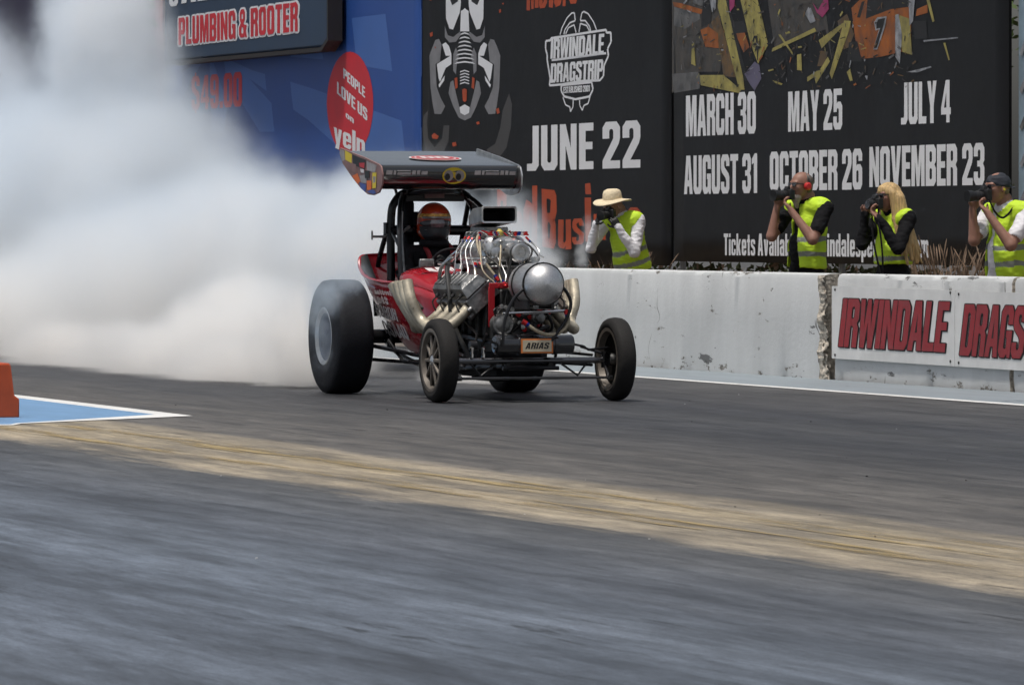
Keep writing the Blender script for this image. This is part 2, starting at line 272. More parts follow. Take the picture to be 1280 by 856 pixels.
 'y': (4.8, [([(0, 7.4), (1.9, 7.4), (2.4, 3), (2.9, 7.4), (4.8, 7.4), (3, -2.4), (.8, -2.4), (1.5, 0)], [])]),
}
def keyhole(outer, holes):
    out = list(outer)
    for h in holes:
        h = list(h)[::-1] if _area(h) > 0 else list(h)
        if _area(out) < 0: out = out[::-1]
        i, j = min(((i, j) for i in range(len(out)) for j in range(len(h))), key=lambda q: (out[q[0]][0] - h[q[1]][0]) ** 2 + (out[q[0]][1] - h[q[1]][1]) ** 2)
        out = out[:i + 1] + h[j:] + h[:j + 1] + out[i:]
    return out
def _area(p): return sum(p[i][0] * p[(i + 1) % len(p)][1] - p[(i + 1) % len(p)][0] * p[i][1] for i in range(len(p))) / 2
def layout(s, gap=.55, space=2.0):
    x = 0; out = []
    for ch in s:
        if ch == ' ': x += space; continue
        w, polys = G[ch]
        out.append((x, w, polys)); x += w + gap
    return out, x - gap
def text_polys(s, a0, a1, b0, b1, shear=0, jit=0, gap=.55):
    """polygons of the words s laid into the rectangle a0..a1 x b0..b1 of a sign's own plane"""
    lay, w = layout(s, gap); sx = (a1 - a0) / w; sy = (b1 - b0) / 10; out = []
    for x, _, polys in lay:
        for o, hs_ in polys:
            p = keyhole(o, hs_)
            out.append([(a0 + (x + a + (random.uniform(-jit, jit) if jit else 0)) * sx + shear * b * sy, b0 + (b + (random.uniform(-jit, jit) if jit else 0)) * sy) for a, b in p])
    return out
def flat(mb, polys, fn, d, mi=0, step=0.0):
    for i, p in enumerate(polys):
        q = [fn(a, b, d + i * step) for a, b in p]; mb.add(q, [tuple(range(len(q)))], mi)
def outline(mb, polys, fn, d, wa, wb, mi, n=10):
    for k in range(n):
        t = 2 * pi * k / n
        flat(mb, [[(a + wa * cos(t), b + wb * sin(t)) for a, b in p] for p in polys], fn, d + k * .0003, mi)

ART = {'dates': [('MARCH 30', -57.77, -55.64, 2.301, 2.75), ('MAY 25', -54.7, -53.19, 2.303, 2.722), ('JULY 4', -51.63, -50.37, 2.324, 2.739), ('AUGUST 31', -57.83, -55.6, 1.668, 2.09), ('OCTOBER 26', -55.23, -52.65, 1.686, 2.1), ('NOVEMBER 23', -52.46, -49.55, 1.708, 2.113)], 'tickets': [('Tickets Available at irwindalespeedway.com', -56.6, -50.93, 1.003, 1.237)], 'june': [('JUNE 22', -63.2, -59.24, 1.976, 2.51)], 'business': [('h', -64.32, -63.95, 1.154, 2.007), ('e', -63.86, -63.38, 1.097, 1.636), ('d', -63.32, -62.82, 1.06, 1.815), ('B', -62.67, -62.13, 1.062, 1.753), ('u', -62.07, -61.61, 1.055, 1.515), ('s', -61.56, -61.16, 1.103, 1.513), ('i', -61.11, -60.91, 1.132, 1.807), ('n', -60.83, -60.42, 1.16, 1.575), ('e', -60.06, -59.71, 1.162, 1.617), ('s', -59.63, -59.26, 1.235, 1.624)], 'toprow': [('Motors', -63.2, -61.39, 3.893, 4.399)], 'logo_text': [('IRWINDALE', -62.34, -60.47, 3.287, 3.522), ('DRAGSTRIP', -62.34, -60.5, 3.004, 3.23), ('ESTABLISHED 2001', -61.87, -60.94, 2.871, 2.945)], 'logo_lines': {'wingL': [(-62.0, 3.56), (-61.93, 3.639), (-61.75, 3.748), (-61.58, 3.799), (-61.49, 3.796), (-61.46, 3.705), (-61.65, 3.687), (-61.83, 3.611), (-61.86, 3.559)], 'wingR': [(-60.72, 3.574), (-60.82, 3.666), (-61.01, 3.77), (-61.16, 3.8), (-61.23, 3.786), (-61.28, 3.699), (-61.11, 3.693), (-60.96, 3.623), (-60.92, 3.565)], 'wingL2': [(-61.8, 3.561), (-61.7, 3.632), (-61.5, 3.658), (-61.43, 3.565)], 'wingR2': [(-60.96, 3.566), (-61.06, 3.634), (-61.28, 3.666), (-61.33, 3.567)], 'frame': [(-62.33, 3.529), (-60.39, 3.563), (-60.38, 3.53), (-60.23, 3.526), (-60.22, 3.421), (-60.34, 3.345), (-60.31, 3.264), (-60.46, 3.156), (-60.48, 3.036), (-60.6, 2.991), (-61.26, 2.999), (-61.95, 2.976), (-62.38, 2.975), (-62.35, 3.06), (-62.46, 3.277), (-62.46, 3.343), (-62.52, 3.411), (-62.51, 3.502), (-62.33, 3.505), (-62.33, 3.529)], 'mid': [(-62.3, 3.27), (-60.39, 3.295)], 'oval': [(-61.95, 2.967), (-60.89, 2.977), (-60.84, 2.892), (-60.96, 2.814), (-61.45, 2.792), (-61.85, 2.834), (-61.96, 2.902), (-61.95, 2.967)], 'tailL': [(-61.9, 2.827), (-61.8, 2.734), (-61.65, 2.707), (-61.63, 2.652), (-61.54, 2.705), (-61.53, 2.786)], 'tailR': [(-60.94, 2.813), (-61.01, 2.734), (-61.16, 2.713), (-61.21, 2.66), (-61.3, 2.716), (-61.31, 2.781)]}, 'mask': {'light': [[(-66.34, 4.418), (-65.7, 4.391), (-65.74, 4.046), (-65.78, 3.955), (-66.04, 3.756), (-66.19, 3.773), (-66.33, 3.906)], [(-64.83, 4.354), (-65.45, 4.381), (-65.42, 4.034), (-65.38, 3.941), (-65.12, 3.725), (-64.98, 3.732), (-64.85, 3.853)], [(-65.73, 3.977), (-65.65, 3.985), (-65.58, 4.006), (-65.5, 3.98), (-65.43, 3.966), (-65.4, 3.712), (-65.76, 3.724)], [(-66.48, 3.585), (-66.34, 3.608), (-66.2, 3.553), (-66.11, 3.457), (-66.11, 3.33), (-66.34, 3.289), (-66.57, 3.12), (-66.63, 3.169), (-66.7, 3.346), (-66.15, 3.435), (-66.34, 3.441)], [(-64.7, 3.529), (-64.83, 3.56), (-64.96, 3.514), (-65.05, 3.426), (-65.05, 3.3), (-64.83, 3.248), (-64.61, 3.072), (-64.56, 3.116), (-64.49, 3.284), (-65.01, 3.402), (-64.83, 3.396)], [(-66.63, 3.087), (-66.38, 3.197), (-66.4, 3.135), (-66.6, 3.051)], [(-64.56, 3.036), (-64.8, 3.156), (-64.77, 3.094), (-64.59, 3.003)], [(-65.77, 3.678), (-65.71, 3.699), (-65.58, 3.709), (-65.44, 3.69), (-65.39, 3.665), (-65.44, 3.674), (-65.58, 3.69), (-65.71, 3.683)], [(-65.8, 3.628), (-65.74, 3.649), (-65.58, 3.658), (-65.42, 3.639), (-65.35, 3.614), (-65.42, 3.623), (-65.58, 3.639), (-65.74, 3.633)], [(-65.84, 3.578), (-65.76, 3.599), (-65.58, 3.607), (-65.4, 3.588), (-65.32, 3.562), (-65.4, 3.571), (-65.58, 3.589), (-65.76, 3.583)], [(-65.87, 3.529), (-65.78, 3.549), (-65.58, 3.556), (-65.37, 3.536), (-65.29, 3.511), (-65.37, 3.52), (-65.58, 3.538), (-65.78, 3.533)], [(-65.9, 3.479), (-65.81, 3.499), (-65.58, 3.506), (-65.35, 3.485), (-65.25, 3.459), (-65.35, 3.469), (-65.58, 3.487), (-65.81, 3.483)], [(-65.94, 3.429), (-65.83, 3.449), (-65.58, 3.455), (-65.33, 3.434), (-65.22, 3.408), (-65.33, 3.418), (-65.58, 3.437), (-65.83, 3.433)], [(-65.97, 3.379), (-65.85, 3.399), (-65.58, 3.404), (-65.3, 3.383), (-65.19, 3.356), (-65.3, 3.367), (-65.58, 3.386), (-65.85, 3.382)], [(-66.01, 3.329), (-65.88, 3.348), (-65.58, 3.354), (-65.28, 3.332), (-65.16, 3.305), (-65.28, 3.315), (-65.58, 3.335), (-65.88, 3.332)], [(-65.76, 3.232), (-65.58, 3.245), (-65.4, 3.222), (-65.4, 3.208), (-65.58, 3.232), (-65.76, 3.218)], [(-65.76, 3.195), (-65.58, 3.209), (-65.4, 3.185), (-65.4, 3.172), (-65.58, 3.195), (-65.76, 3.181)], [(-65.76, 3.158), (-65.58, 3.172), (-65.4, 3.149), (-65.4, 3.135), (-65.58, 3.158), (-65.76, 3.144)], [(-65.76, 3.121), (-65.58, 3.135), (-65.4, 3.112), (-65.4, 3.098), (-65.58, 3.121), (-65.76, 3.107)], [(-65.76, 3.084), (-65.58, 3.098), (-65.4, 3.075), (-65.4, 3.061), (-65.58, 3.084), (-65.76, 3.07)], [(-65.78, 2.789), (-65.58, 2.819), (-65.38, 2.781), (-65.41, 2.712), (-65.58, 2.686), (-65.75, 2.719)]], 'mid': [[(-66.38, 3.814), (-66.26, 3.694), (-66.04, 3.664), (-65.76, 3.724), (-65.74, 3.677), (-65.93, 3.602), (-66.19, 3.599), (-66.38, 3.675)], [(-64.8, 3.76), (-64.9, 3.65), (-65.12, 3.634), (-65.4, 3.712), (-65.42, 3.666), (-65.23, 3.58), (-64.98, 3.561), (-64.8, 3.623)], [(-67.01, 3.46), (-66.87, 3.573), (-66.76, 3.652), (-66.61, 3.659), (-66.51, 3.585), (-66.57, 3.377), (-66.76, 3.348), (-66.73, 3.171), (-66.7, 3.054), (-66.53, 2.909), (-66.36, 2.813), (-66.53, 2.718), (-66.8, 2.728), (-66.87, 2.847), (-66.96, 3.06)], [(-64.2, 3.378), (-64.33, 3.495), (-64.44, 3.577), (-64.58, 3.593), (-64.67, 3.528), (-64.61, 3.322), (-64.44, 3.283), (-64.46, 3.113), (-64.49, 3.0), (-64.65, 2.868), (-64.81, 2.78), (-64.65, 2.681), (-64.4, 2.681), (-64.33, 2.793), (-64.24, 2.995)], [(-66.04, 3.455), (-65.93, 3.533), (-65.82, 3.425), (-65.9, 3.312), (-65.93, 3.197), (-66.04, 3.246)], [(-65.12, 3.428), (-65.23, 3.511), (-65.34, 3.411), (-65.25, 3.294), (-65.23, 3.179), (-65.12, 3.222)], [(-66.15, 3.11), (-66.04, 3.13), (-65.93, 2.965), (-65.78, 2.777), (-65.58, 2.699), (-65.58, 2.623), (-65.82, 2.662), (-66.04, 2.806), (-66.23, 2.972)], [(-65.01, 3.082), (-65.12, 3.107), (-65.23, 2.949), (-65.38, 2.769), (-65.58, 2.699), (-65.58, 2.623), (-65.34, 2.653), (-65.12, 2.787), (-64.94, 2.943)]], 'dark': [[(-66.15, 4.387), (-65.82, 4.373), (-65.85, 4.097), (-66.08, 4.059), (-66.15, 4.12)], [(-65.01, 4.339), (-65.34, 4.353), (-65.31, 4.076), (-65.09, 4.022), (-65.01, 4.076)]], 'hose': [[(-67.26, 2.713), (-67.06, 2.78), (-67.1, 2.616), (-67.06, 2.427), (-66.8, 2.306), (-66.49, 2.419), (-66.43, 2.576), (-66.2, 2.572), (-66.23, 2.368), (-66.49, 2.209), (-66.87, 2.167), (-67.18, 2.288), (-67.3, 2.525)], [(-63.76, 2.781), (-63.87, 2.918), (-64.11, 2.721), (-64.2, 2.519), (-64.4, 2.318), (-64.72, 2.255), (-64.72, 2.164), (-64.33, 2.113), (-63.97, 2.267), (-63.8, 2.512)]], 'orange': [[(-65.98, 3.152), (-65.87, 3.161), (-65.85, 3.033), (-65.95, 3.017)], [(-65.18, 3.132), (-65.28, 3.146), (-65.31, 3.02), (-65.21, 2.999)], [(-65.67, 3.006), (-65.58, 3.017), (-65.49, 3.001), (-65.5, 2.864), (-65.58, 2.847), (-65.65, 2.867)], [(-64.25, 3.933), (-64.17, 3.942), (-64.16, 3.905), (-64.23, 3.894)], [(-66.99, 3.741), (-66.87, 3.756), (-66.86, 3.709), (-66.95, 3.693)], [(-64.36, 2.737), (-64.25, 2.75), (-64.21, 2.689), (-64.31, 2.675)], [(-66.91, 2.46), (-66.8, 2.489), (-66.61, 2.444), (-66.68, 2.41), (-66.87, 2.42)], [(-66.08, 2.354), (-65.93, 2.364), (-65.89, 2.317), (-66.04, 2.307)], [(-65.12, 2.592), (-65.01, 2.601), (-64.99, 2.569), (-65.09, 2.562)], [(-67.03, 4.166), (-66.93, 4.176), (-66.92, 4.143)], [(-64.14, 4.008), (-64.06, 4.014), (-64.07, 3.988)], [(-66.8, 3.559), (-66.75, 3.57), (-66.73, 3.541)]]}, 'debris': {'dirt': [[(-58.19, 4.196), (-56.75, 4.132), (-56.64, 3.422), (-56.71, 2.986), (-57.34, 3.002), (-58.22, 2.789), (-58.22, 3.824)], [(-56.07, 4.101), (-53.89, 4.004), (-53.89, 3.364), (-55.2, 3.148), (-55.47, 3.418)], [(-54.15, 4.035), (-52.9, 3.98), (-52.9, 3.254), (-53.49, 3.029), (-53.65, 3.34), (-54.15, 3.295)]], 'gray': [[(-58.15, 3.746), (-57.34, 3.642), (-57.34, 3.58), (-57.79, 3.485), (-58.15, 3.535)], [(-58.22, 3.001), (-57.41, 3.004), (-57.3, 2.952), (-57.34, 2.818), (-58.15, 2.788)], [(-57.58, 3.86), (-57.23, 3.846), (-57.23, 3.711), (-57.55, 3.76)]], 'yellow': [[(-56.75, 3.888), (-56.61, 3.883), (-56.0, 2.894), (-55.97, 2.773), (-56.13, 2.777), (-56.78, 3.694)], [(-56.17, 3.865), (-55.67, 3.844), (-55.47, 3.561), (-55.27, 3.233), (-55.57, 3.039), (-55.8, 3.273)], [(-57.34, 2.965), (-56.61, 2.949), (-56.07, 2.776), (-56.13, 2.741), (-57.3, 2.854)], [(-57.58, 3.305), (-57.51, 3.328), (-57.46, 3.067), (-57.6, 3.096)], [(-53.83, 3.236), (-53.19, 3.385), (-53.06, 3.393), (-53.75, 3.147)], [(-53.13, 3.413), (-52.95, 3.401), (-53.0, 3.306), (-53.47, 2.822), (-53.53, 2.884)], [(-51.77, 3.431), (-51.4, 3.37), (-51.34, 3.009), (-51.59, 3.046)], [(-54.15, 2.863), (-53.78, 2.94), (-53.58, 3.057), (-53.52, 3.006), (-53.91, 2.784), (-53.95, 2.858), (-54.15, 2.814)], [(-53.06, 2.884), (-52.97, 2.918), (-52.9, 2.795), (-52.97, 2.791)], [(-50.55, 3.102), (-50.5, 3.104), (-50.39, 2.934), (-50.42, 2.927)], [(-51.04, 3.638), (-50.95, 3.635), (-50.77, 3.324), (-50.82, 3.314)], [(-54.98, 3.33), (-54.91, 3.328), (-54.56, 3.128), (-54.57, 3.105)], [(-54.44, 3.101), (-54.32, 3.109), (-54.3, 2.933), (-54.44, 2.943)], [(-55.14, 3.193), (-53.95, 3.367), (-53.89, 3.329), (-55.17, 3.153)], [(-55.14, 2.855), (-54.85, 2.812), (-54.88, 2.795), (-55.11, 2.83)]], 'brown': [[(-56.99, 3.531), (-56.75, 3.596), (-56.34, 3.073), (-56.24, 2.913), (-56.61, 2.934), (-56.71, 3.193)], [(-53.32, 3.414), (-53.06, 3.478), (-52.87, 3.265), (-53.0, 3.136), (-53.16, 3.117)], [(-53.88, 2.967), (-53.78, 3.124), (-53.58, 3.106), (-53.68, 2.962)]], 'orange': [[(-57.32, 3.457), (-57.06, 3.485), (-56.78, 3.402), (-56.75, 3.242), (-57.16, 3.267)], [(-58.19, 3.797), (-57.94, 3.775), (-57.23, 3.675), (-57.3, 3.628), (-58.15, 3.746)], [(-56.27, 3.397), (-55.97, 3.387), (-55.83, 3.226), (-56.0, 3.171)], [(-52.94, 3.534), (-52.58, 3.653), (-51.37, 3.628), (-51.37, 3.063), (-52.14, 3.015), (-52.68, 3.006), (-52.84, 3.216)], [(-51.22, 3.458), (-50.95, 3.494), (-50.95, 3.412), (-51.25, 3.388)]], 'black': [[(-52.79, 3.432), (-52.66, 3.584), (-52.58, 3.593), (-52.7, 3.428)], [(-52.55, 3.411), (-52.49, 3.673), (-51.43, 3.631), (-51.43, 3.489), (-51.89, 3.483)], [(-56.57, 3.76), (-56.47, 3.756), (-55.87, 2.867), (-55.97, 2.87)], [(-57.23, 3.785), (-56.95, 3.774), (-56.99, 3.531), (-57.3, 3.481)], [(-56.44, 3.512), (-56.0, 3.509), (-55.83, 3.383), (-56.27, 3.385)], [(-53.0, 3.185), (-52.78, 3.19), (-52.65, 2.981), (-53.06, 2.993)], [(-51.34, 3.344), (-50.98, 3.332), (-50.95, 3.155), (-51.28, 3.166)]], 'violet': [[(-55.97, 2.942), (-55.67, 3.066), (-55.53, 3.026), (-55.47, 2.881), (-55.67, 2.754), (-55.83, 2.842)]], 'pink': [[(-54.01, 3.635), (-53.85, 3.543), (-53.58, 3.717), (-53.55, 3.544), (-53.73, 3.465), (-53.88, 3.52)], [(-56.44, 3.827), (-56.24, 3.819), (-56.27, 3.675), (-56.4, 3.62)]], 'white': [[(-54.21, 3.52), (-54.11, 3.59), (-53.91, 3.435), (-54.05, 3.415)], [(-57.02, 3.777), (-56.82, 3.818), (-56.82, 3.671), (-56.95, 3.64)], [(-54.17, 3.526), (-54.05, 3.58), (-53.92, 3.447), (-54.08, 3.429)], [(-51.77, 3.419), (-51.68, 3.427), (-51.59, 3.211), (-51.65, 2.929), (-51.77, 3.004)], [(-51.43, 3.631), (-51.25, 3.623), (-51.31, 3.343), (-51.4, 3.299)], [(-51.04, 3.146), (-50.18, 3.148), (-50.18, 3.136), (-51.04, 3.129)], [(-52.33, 3.367), (-52.24, 3.412), (-51.99, 3.415), (-52.03, 3.315), (-52.24, 3.089), (-52.35, 3.092), (-52.19, 3.291), (-52.28, 3.282)], [(-51.99, 2.837), (-51.89, 2.853), (-51.88, 2.835)], [(-52.57, 2.835), (-52.49, 2.833), (-52.51, 2.785)], [(-51.49, 2.842), (-50.86, 2.884), (-50.84, 2.872), (-51.19, 2.832)]], 'number': [[(-52.26, 3.353), (-52.21, 3.393), (-52.03, 3.399), (-52.08, 3.317), (-52.25, 3.107), (-52.33, 3.106), (-52.16, 3.304), (-52.26, 3.298)]], 'scribble': [[(-55.73, 3.283), (-55.68, 3.342), (-55.58, 3.338), (-55.57, 3.254), (-55.65, 3.233), (-55.72, 3.247), (-55.68, 3.264), (-55.62, 3.262), (-55.62, 3.309), (-55.67, 3.317), (-55.69, 3.276)], [(-55.62, 3.232), (-55.45, 3.215), (-55.55, 3.194), (-55.57, 3.075), (-55.59, 3.075), (-55.59, 3.195), (-55.67, 3.161)]]}, 'rays': [[(-77.32, 3.833), (-71.44, 4.05), (-67.34, 4.057), (-67.34, 3.209), (-71.44, 3.538)], [(-77.32, 3.833), (-75.11, 3.499), (-72.26, 3.185), (-67.34, 2.562), (-67.34, 2.259), (-70.71, 2.304), (-72.37, 2.757)], [(-77.32, 3.833), (-75.64, 3.513), (-73.92, 2.95), (-73.14, 2.608), (-74.71, 2.634)], [(-77.32, 3.833), (-78.27, 3.445), (-78.92, 3.111), (-79.82, 3.366)], [(-77.32, 3.833), (-76.35, 3.057), (-76.55, 2.664), (-77.19, 2.674)]], 'ellipse': [(-69.39, 2.909), (-69.4, 2.804), (-69.44, 2.701), (-69.5, 2.605), (-69.58, 2.516), (-69.69, 2.436), (-69.81, 2.369), (-69.95, 2.315), (-70.1, 2.277), (-70.26, 2.254), (-70.42, 2.247), (-70.58, 2.258), (-70.74, 2.285), (-70.9, 2.328), (-71.04, 2.387), (-71.16, 2.459), (-71.27, 2.543), (-71.36, 2.637), (-71.42, 2.738), (-71.46, 2.845), (-71.48, 2.953), (-71.46, 3.061), (-71.42, 3.166), (-71.36, 3.265), (-71.27, 3.355), (-71.16, 3.434), (-71.04, 3.501), (-70.9, 3.553), (-70.74, 3.59), (-70.58, 3.611), (-70.42, 3.614), (-70.26, 3.601), (-70.1, 3.571), (-69.95, 3.526), (-69.81, 3.466), (-69.69, 3.394), (-69.58, 3.31), (-69.5, 3.218), (-69.44, 3.118), (-69.4, 3.015)], 'people': [('PEOPLE', (-70.71, 3.275), (-69.74, 2.989), (-70.71, 3.412)), ('LOVE US', (-71.0, 3.081), (-69.64, 2.685), (-71.0, 3.24)), ('on', (-70.6, 2.755), (-70.24, 2.665), (-70.6, 2.84)), ('yelp', (-71.15, 2.437), (-69.74, 2.228), (-71.15, 2.713))], 'price': [('$49.00', -78.27, -75.6, 3.005, 3.491)], 'plumb': [('PLUMBING & ROOTER', -78.05, -71.98, 3.933, 4.325)], 'plumb2': [('O', -78.58, -78.09, 4.507, 4.89), ('ALL AREA', -77.92, -72.02, 4.528, 4.885)], 'board': [(-78.76, 3.734), (-70.61, 3.691)], 'irw': [('IRWINDALE', -44.16, -41.74, 0.288, 0.696)], 'drag': [('DRAGSTRIP', -41.56, -39.36, 0.269, 0.681)], 'panels': [(-44.37, 0.837), (-44.37, 0.182), (-41.66, 0.822), (-41.66, 0.176)], 'ban': [(-58.17, 0.899), (-48.96, 0.953), (-67.34, 0.846), (-58.27, 0.899), (-80.73, 2.316), (-48.79, 1.94), (-48.94, 1.942), (-90.2, 2.428)]}

# ------------------------------------------------------------------ ground, markings
def plane_obj(name, pts, m, z, label=None):
    mb = MB(); mb.add([(x, y, z) for x, y in pts], [tuple(range(len(pts)))]); o = mb.build(name, [m], recalc=False); o['kind'] = 'structure'; return o

def ground_material():
    m = bpy.data.materials.new('asphalt'); m.use_nodes = True; t = m.node_tree; b = t.nodes['Principled BSDF']; L = t.links.new
    tc = nn(t, 'TexCoord'); sep = nn(t, 'SeparateXYZ'); L(tc.outputs['Object'], sep.inputs[0])
    def noise(scale, detail, stretch, rough=.6):
        mp = nn(t, 'Mapping'); mp.inputs['Scale'].default_value = stretch; L(tc.outputs['Object'], mp.inputs[0])
        z = nn(t, 'TexNoise'); z.inputs['Scale'].default_value = scale; z.inputs['Detail'].default_value = detail; z.inputs['Roughness'].default_value = rough; L(mp.outputs[0], z.inputs['Vector']); return z.outputs['Fac']
    def math_(op, a, b_=None, c=None):
        n = nn(t, 'Math', operation=op)
        for i, v in enumerate((a, b_, c)):
            if v is None: continue
            if isinstance(v, (int, float)): n.inputs[i].default_value = v
            else: L(v, n.inputs[i])
        return n.outputs[0]
    streak = noise(1.0, 8, (.3, 2.6, 1), .72); fine = noise(1.0, 6, (1.3, 9, 1), .74); blot = noise(.35, 5, (.35, 1, 1)); grain = noise(38, 4, (.6, 1, 1), .75)
    wob = math_('MULTIPLY_ADD', streak, .9, -.45); g2 = noise(110, 2, (.8, 1, 1), .6)
    yy = math_('ADD', sep.outputs['Y'], wob)
    ramp = nn(t, 'ValToRGB'); rr = math_('DIVIDE', yy, 20.0); L(rr, ramp.inputs[0])
    stops = [(0.0, (.099, .121, .155)), (4.4, (.099, .121, .155)), (4.9, (.06, .074, .096)), (5.5, (.098, .12, .153)), (6.2, (.1, .12, .15)), (6.6, (.068, .08, .1)), (7.1, (.086, .097, .115)), (7.9, (.08, .083, .086)), (8.05, (.3, .258, .195)), (8.55, (.35, .29, .2)), (8.7, (.27, .228, .165)), (8.9, (.36, .298, .2)), (9.35, (.31, .265, .2)), (9.5, (.105, .098, .09)), (10.8, (.082, .078, .074)), (11.8, (.056, .056, .058)), (12.5, (.034, .036, .041)), (12.95, (.044, .046, .051)), (13.4, (.046, .048, .052)), (14.1, (.034, .036, .042)), (14.6, (.05, .051, .055)), (15.6, (.06, .06, .062)), (17.5, (.073, .072, .07))]
    cr = ramp.color_ramp; cr.elements[0].position = 0; cr.elements[0].color = (*stops[0][1], 1); cr.elements[1].position = stops[-1][0] / 20; cr.elements[1].color = (*stops[-1][1], 1)
    for p, c in stops[1:-1]:
        e = cr.elements.new(p / 20); e.color = (*c, 1)
    # rubber streaks along the track
    r1 = nn(t, 'MapRange'); L(streak, r1.inputs[0]); r1.inputs[1].default_value = .36; r1.inputs[2].default_value = .62; r1.inputs[3].default_value = .58; r1.inputs[4].default_value = 1.26
    r2 = nn(t, 'MapRange'); L(fine, r2.inputs[0]); r2.inputs[1].default_value = .3; r2.inputs[2].default_value = .68; r2.inputs[3].default_value = .55; r2.inputs[4].default_value = 1.32
    r3 = nn(t, 'MapRange'); L(blot, r3.inputs[0]); r3.inputs[1].default_value = .3; r3.inputs[2].default_value = .7; r3.inputs[3].default_value = .86; r3.inputs[4].default_value = 1.1
    r4 = nn(t, 'MapRange'); L(grain, r4.inputs[0]); r4.inputs[1].default_value = .3; r4.inputs[2].default_value = .7; r4.inputs[3].default_value = .82; r4.inputs[4].default_value = 1.2
    f = math_('MULTIPLY', math_('MULTIPLY', r1.outputs[0], r2.outputs[0]), math_('MULTIPLY', r3.outputs[0], r4.outputs[0]))
    # thin black tar / skid scratches
    sk = noise(1.0, 6, (.9, 7, 1), .68); sk2 = noise(.5, 2, (.5, .8, 1))
    s1 = nn(t, 'MapRange'); L(sk, s1.inputs[0]); s1.inputs[1].default_value = .585; s1.inputs[2].default_value = .64; s1.inputs[3].default_value = 0; s1.inputs[4].default_value = 1
    s2 = nn(t, 'MapRange'); L(sk2, s2.inputs[0]); s2.inputs[1].default_value = .46; s2.inputs[2].default_value = .6; s2.inputs[3].default_value = 0; s2.inputs[4].default_value = .62
    dk = math_('SUBTRACT', 1.0, math_('MULTIPLY', s1.outputs[0], s2.outputs[0]))
    r6 = nn(t, 'MapRange'); L(g2, r6.inputs[0]); r6.inputs[1].default_value = .3; r6.inputs[2].default_value = .7; r6.inputs[3].default_value = .86; r6.inputs[4].default_value = 1.14
    f = math_('MULTIPLY', math_('MULTIPLY', f, dk), r6.outputs[0])
    pt = noise(1.0, 6, (.3, 2.4, 1), .7); pm = nn(t, 'MapRange'); L(pt, pm.inputs[0]); pm.inputs[1].default_value = .40; pm.inputs[2].default_value = .56; pm.inputs[3].default_value = .5; pm.inputs[4].default_value = 0
    bx = nn(t, 'MapRange'); L(yy, bx.inputs[0]); bx.inputs[1].default_value = 7.8; bx.inputs[2].default_value = 8.0; bx.inputs[3].default_value = 0; bx.inputs[4].default_value = 1
    by = nn(t, 'MapRange'); L(yy, by.inputs[0]); by.inputs[1].default_value = 9.45; by.inputs[2].default_value = 9.62; by.inputs[3].default_value = 1; by.inputs[4].default_value = 0
    pk = math_('MULTIPLY', pm.outputs[0], math_('MULTIPLY', bx.outputs[0], by.outputs[0]))
    pmx = nn(t, 'Mix', data_type='RGBA'); L(pk, pmx.inputs[0]); L(ramp.outputs[0], pmx.inputs[6]); pmx.inputs[7].default_value = (.088, .085, .08, 1)
    sc_ = nn(t, 'VectorMath', operation='SCALE'); L(pmx.outputs[2], sc_.inputs[0]); L(f, sc_.inputs['Scale']); L(sc_.outputs[0], b.inputs['Base Color'])
    r5 = nn(t, 'MapRange'); L(streak, r5.inputs[0]); r5.inputs[1].default_value = .35; r5.inputs[2].default_value = .65; r5.inputs[3].default_value = .5; r5.inputs[4].default_value = .72
    L(r5.outputs[0], b.inputs['Roughness'])
    bp = nn(t, 'Bump'); bp.inputs['Strength'].default_value = .25; bp.inputs['Distance'].default_value = .006; L(grain, bp.inputs['Height']); L(bp.outputs[0], b.inputs['Normal'])
    return m

def worn_paint(name, col, wear, stretch, rough=.55):
    m = bpy.data.materials.new(name); m.use_nodes = True; t = m.node_tree; b = t.nodes['Principled BSDF']; L = t.links.new
    tc = nn(t, 'TexCoord'); mp = nn(t, 'Mapping'); mp.inputs['Scale'].default_value = stretch; L(tc.outputs['Object'], mp.inputs[0])
    z = nn(t, 'TexNoise'); z.inputs['Scale'].default_value = 1; z.inputs['Detail'].default_value = 7; z.inputs['Roughness'].default_value = .68; L(mp.outputs[0], z.inputs['Vector'])
    r = nn(t, 'MapRange'); L(z.outputs['Fac'], r.inputs[0]); r.inputs[1].default_value = wear - .06; r.inputs[2].default_value = wear + .08; r.inputs[3].default_value = 0; r.inputs[4].default_value = 1
    v = nn(t, 'MapRange'); L(z.outputs['Fac'], v.inputs[0]); v.inputs[1].default_value = .3; v.inputs[2].default_value = .7; v.inputs[3].default_value = .85; v.inputs[4].default_value = 1.08
    s = nn(t, 'VectorMath', operation='SCALE'); s.inputs[0].default_value = col; L(v.outputs[0], s.inputs['Scale']); L(s.outputs[0], b.inputs['Base Color'])
    L(r.outputs[0], b.inputs['Alpha']); b.inputs['Roughness'].default_value = rough
    return m

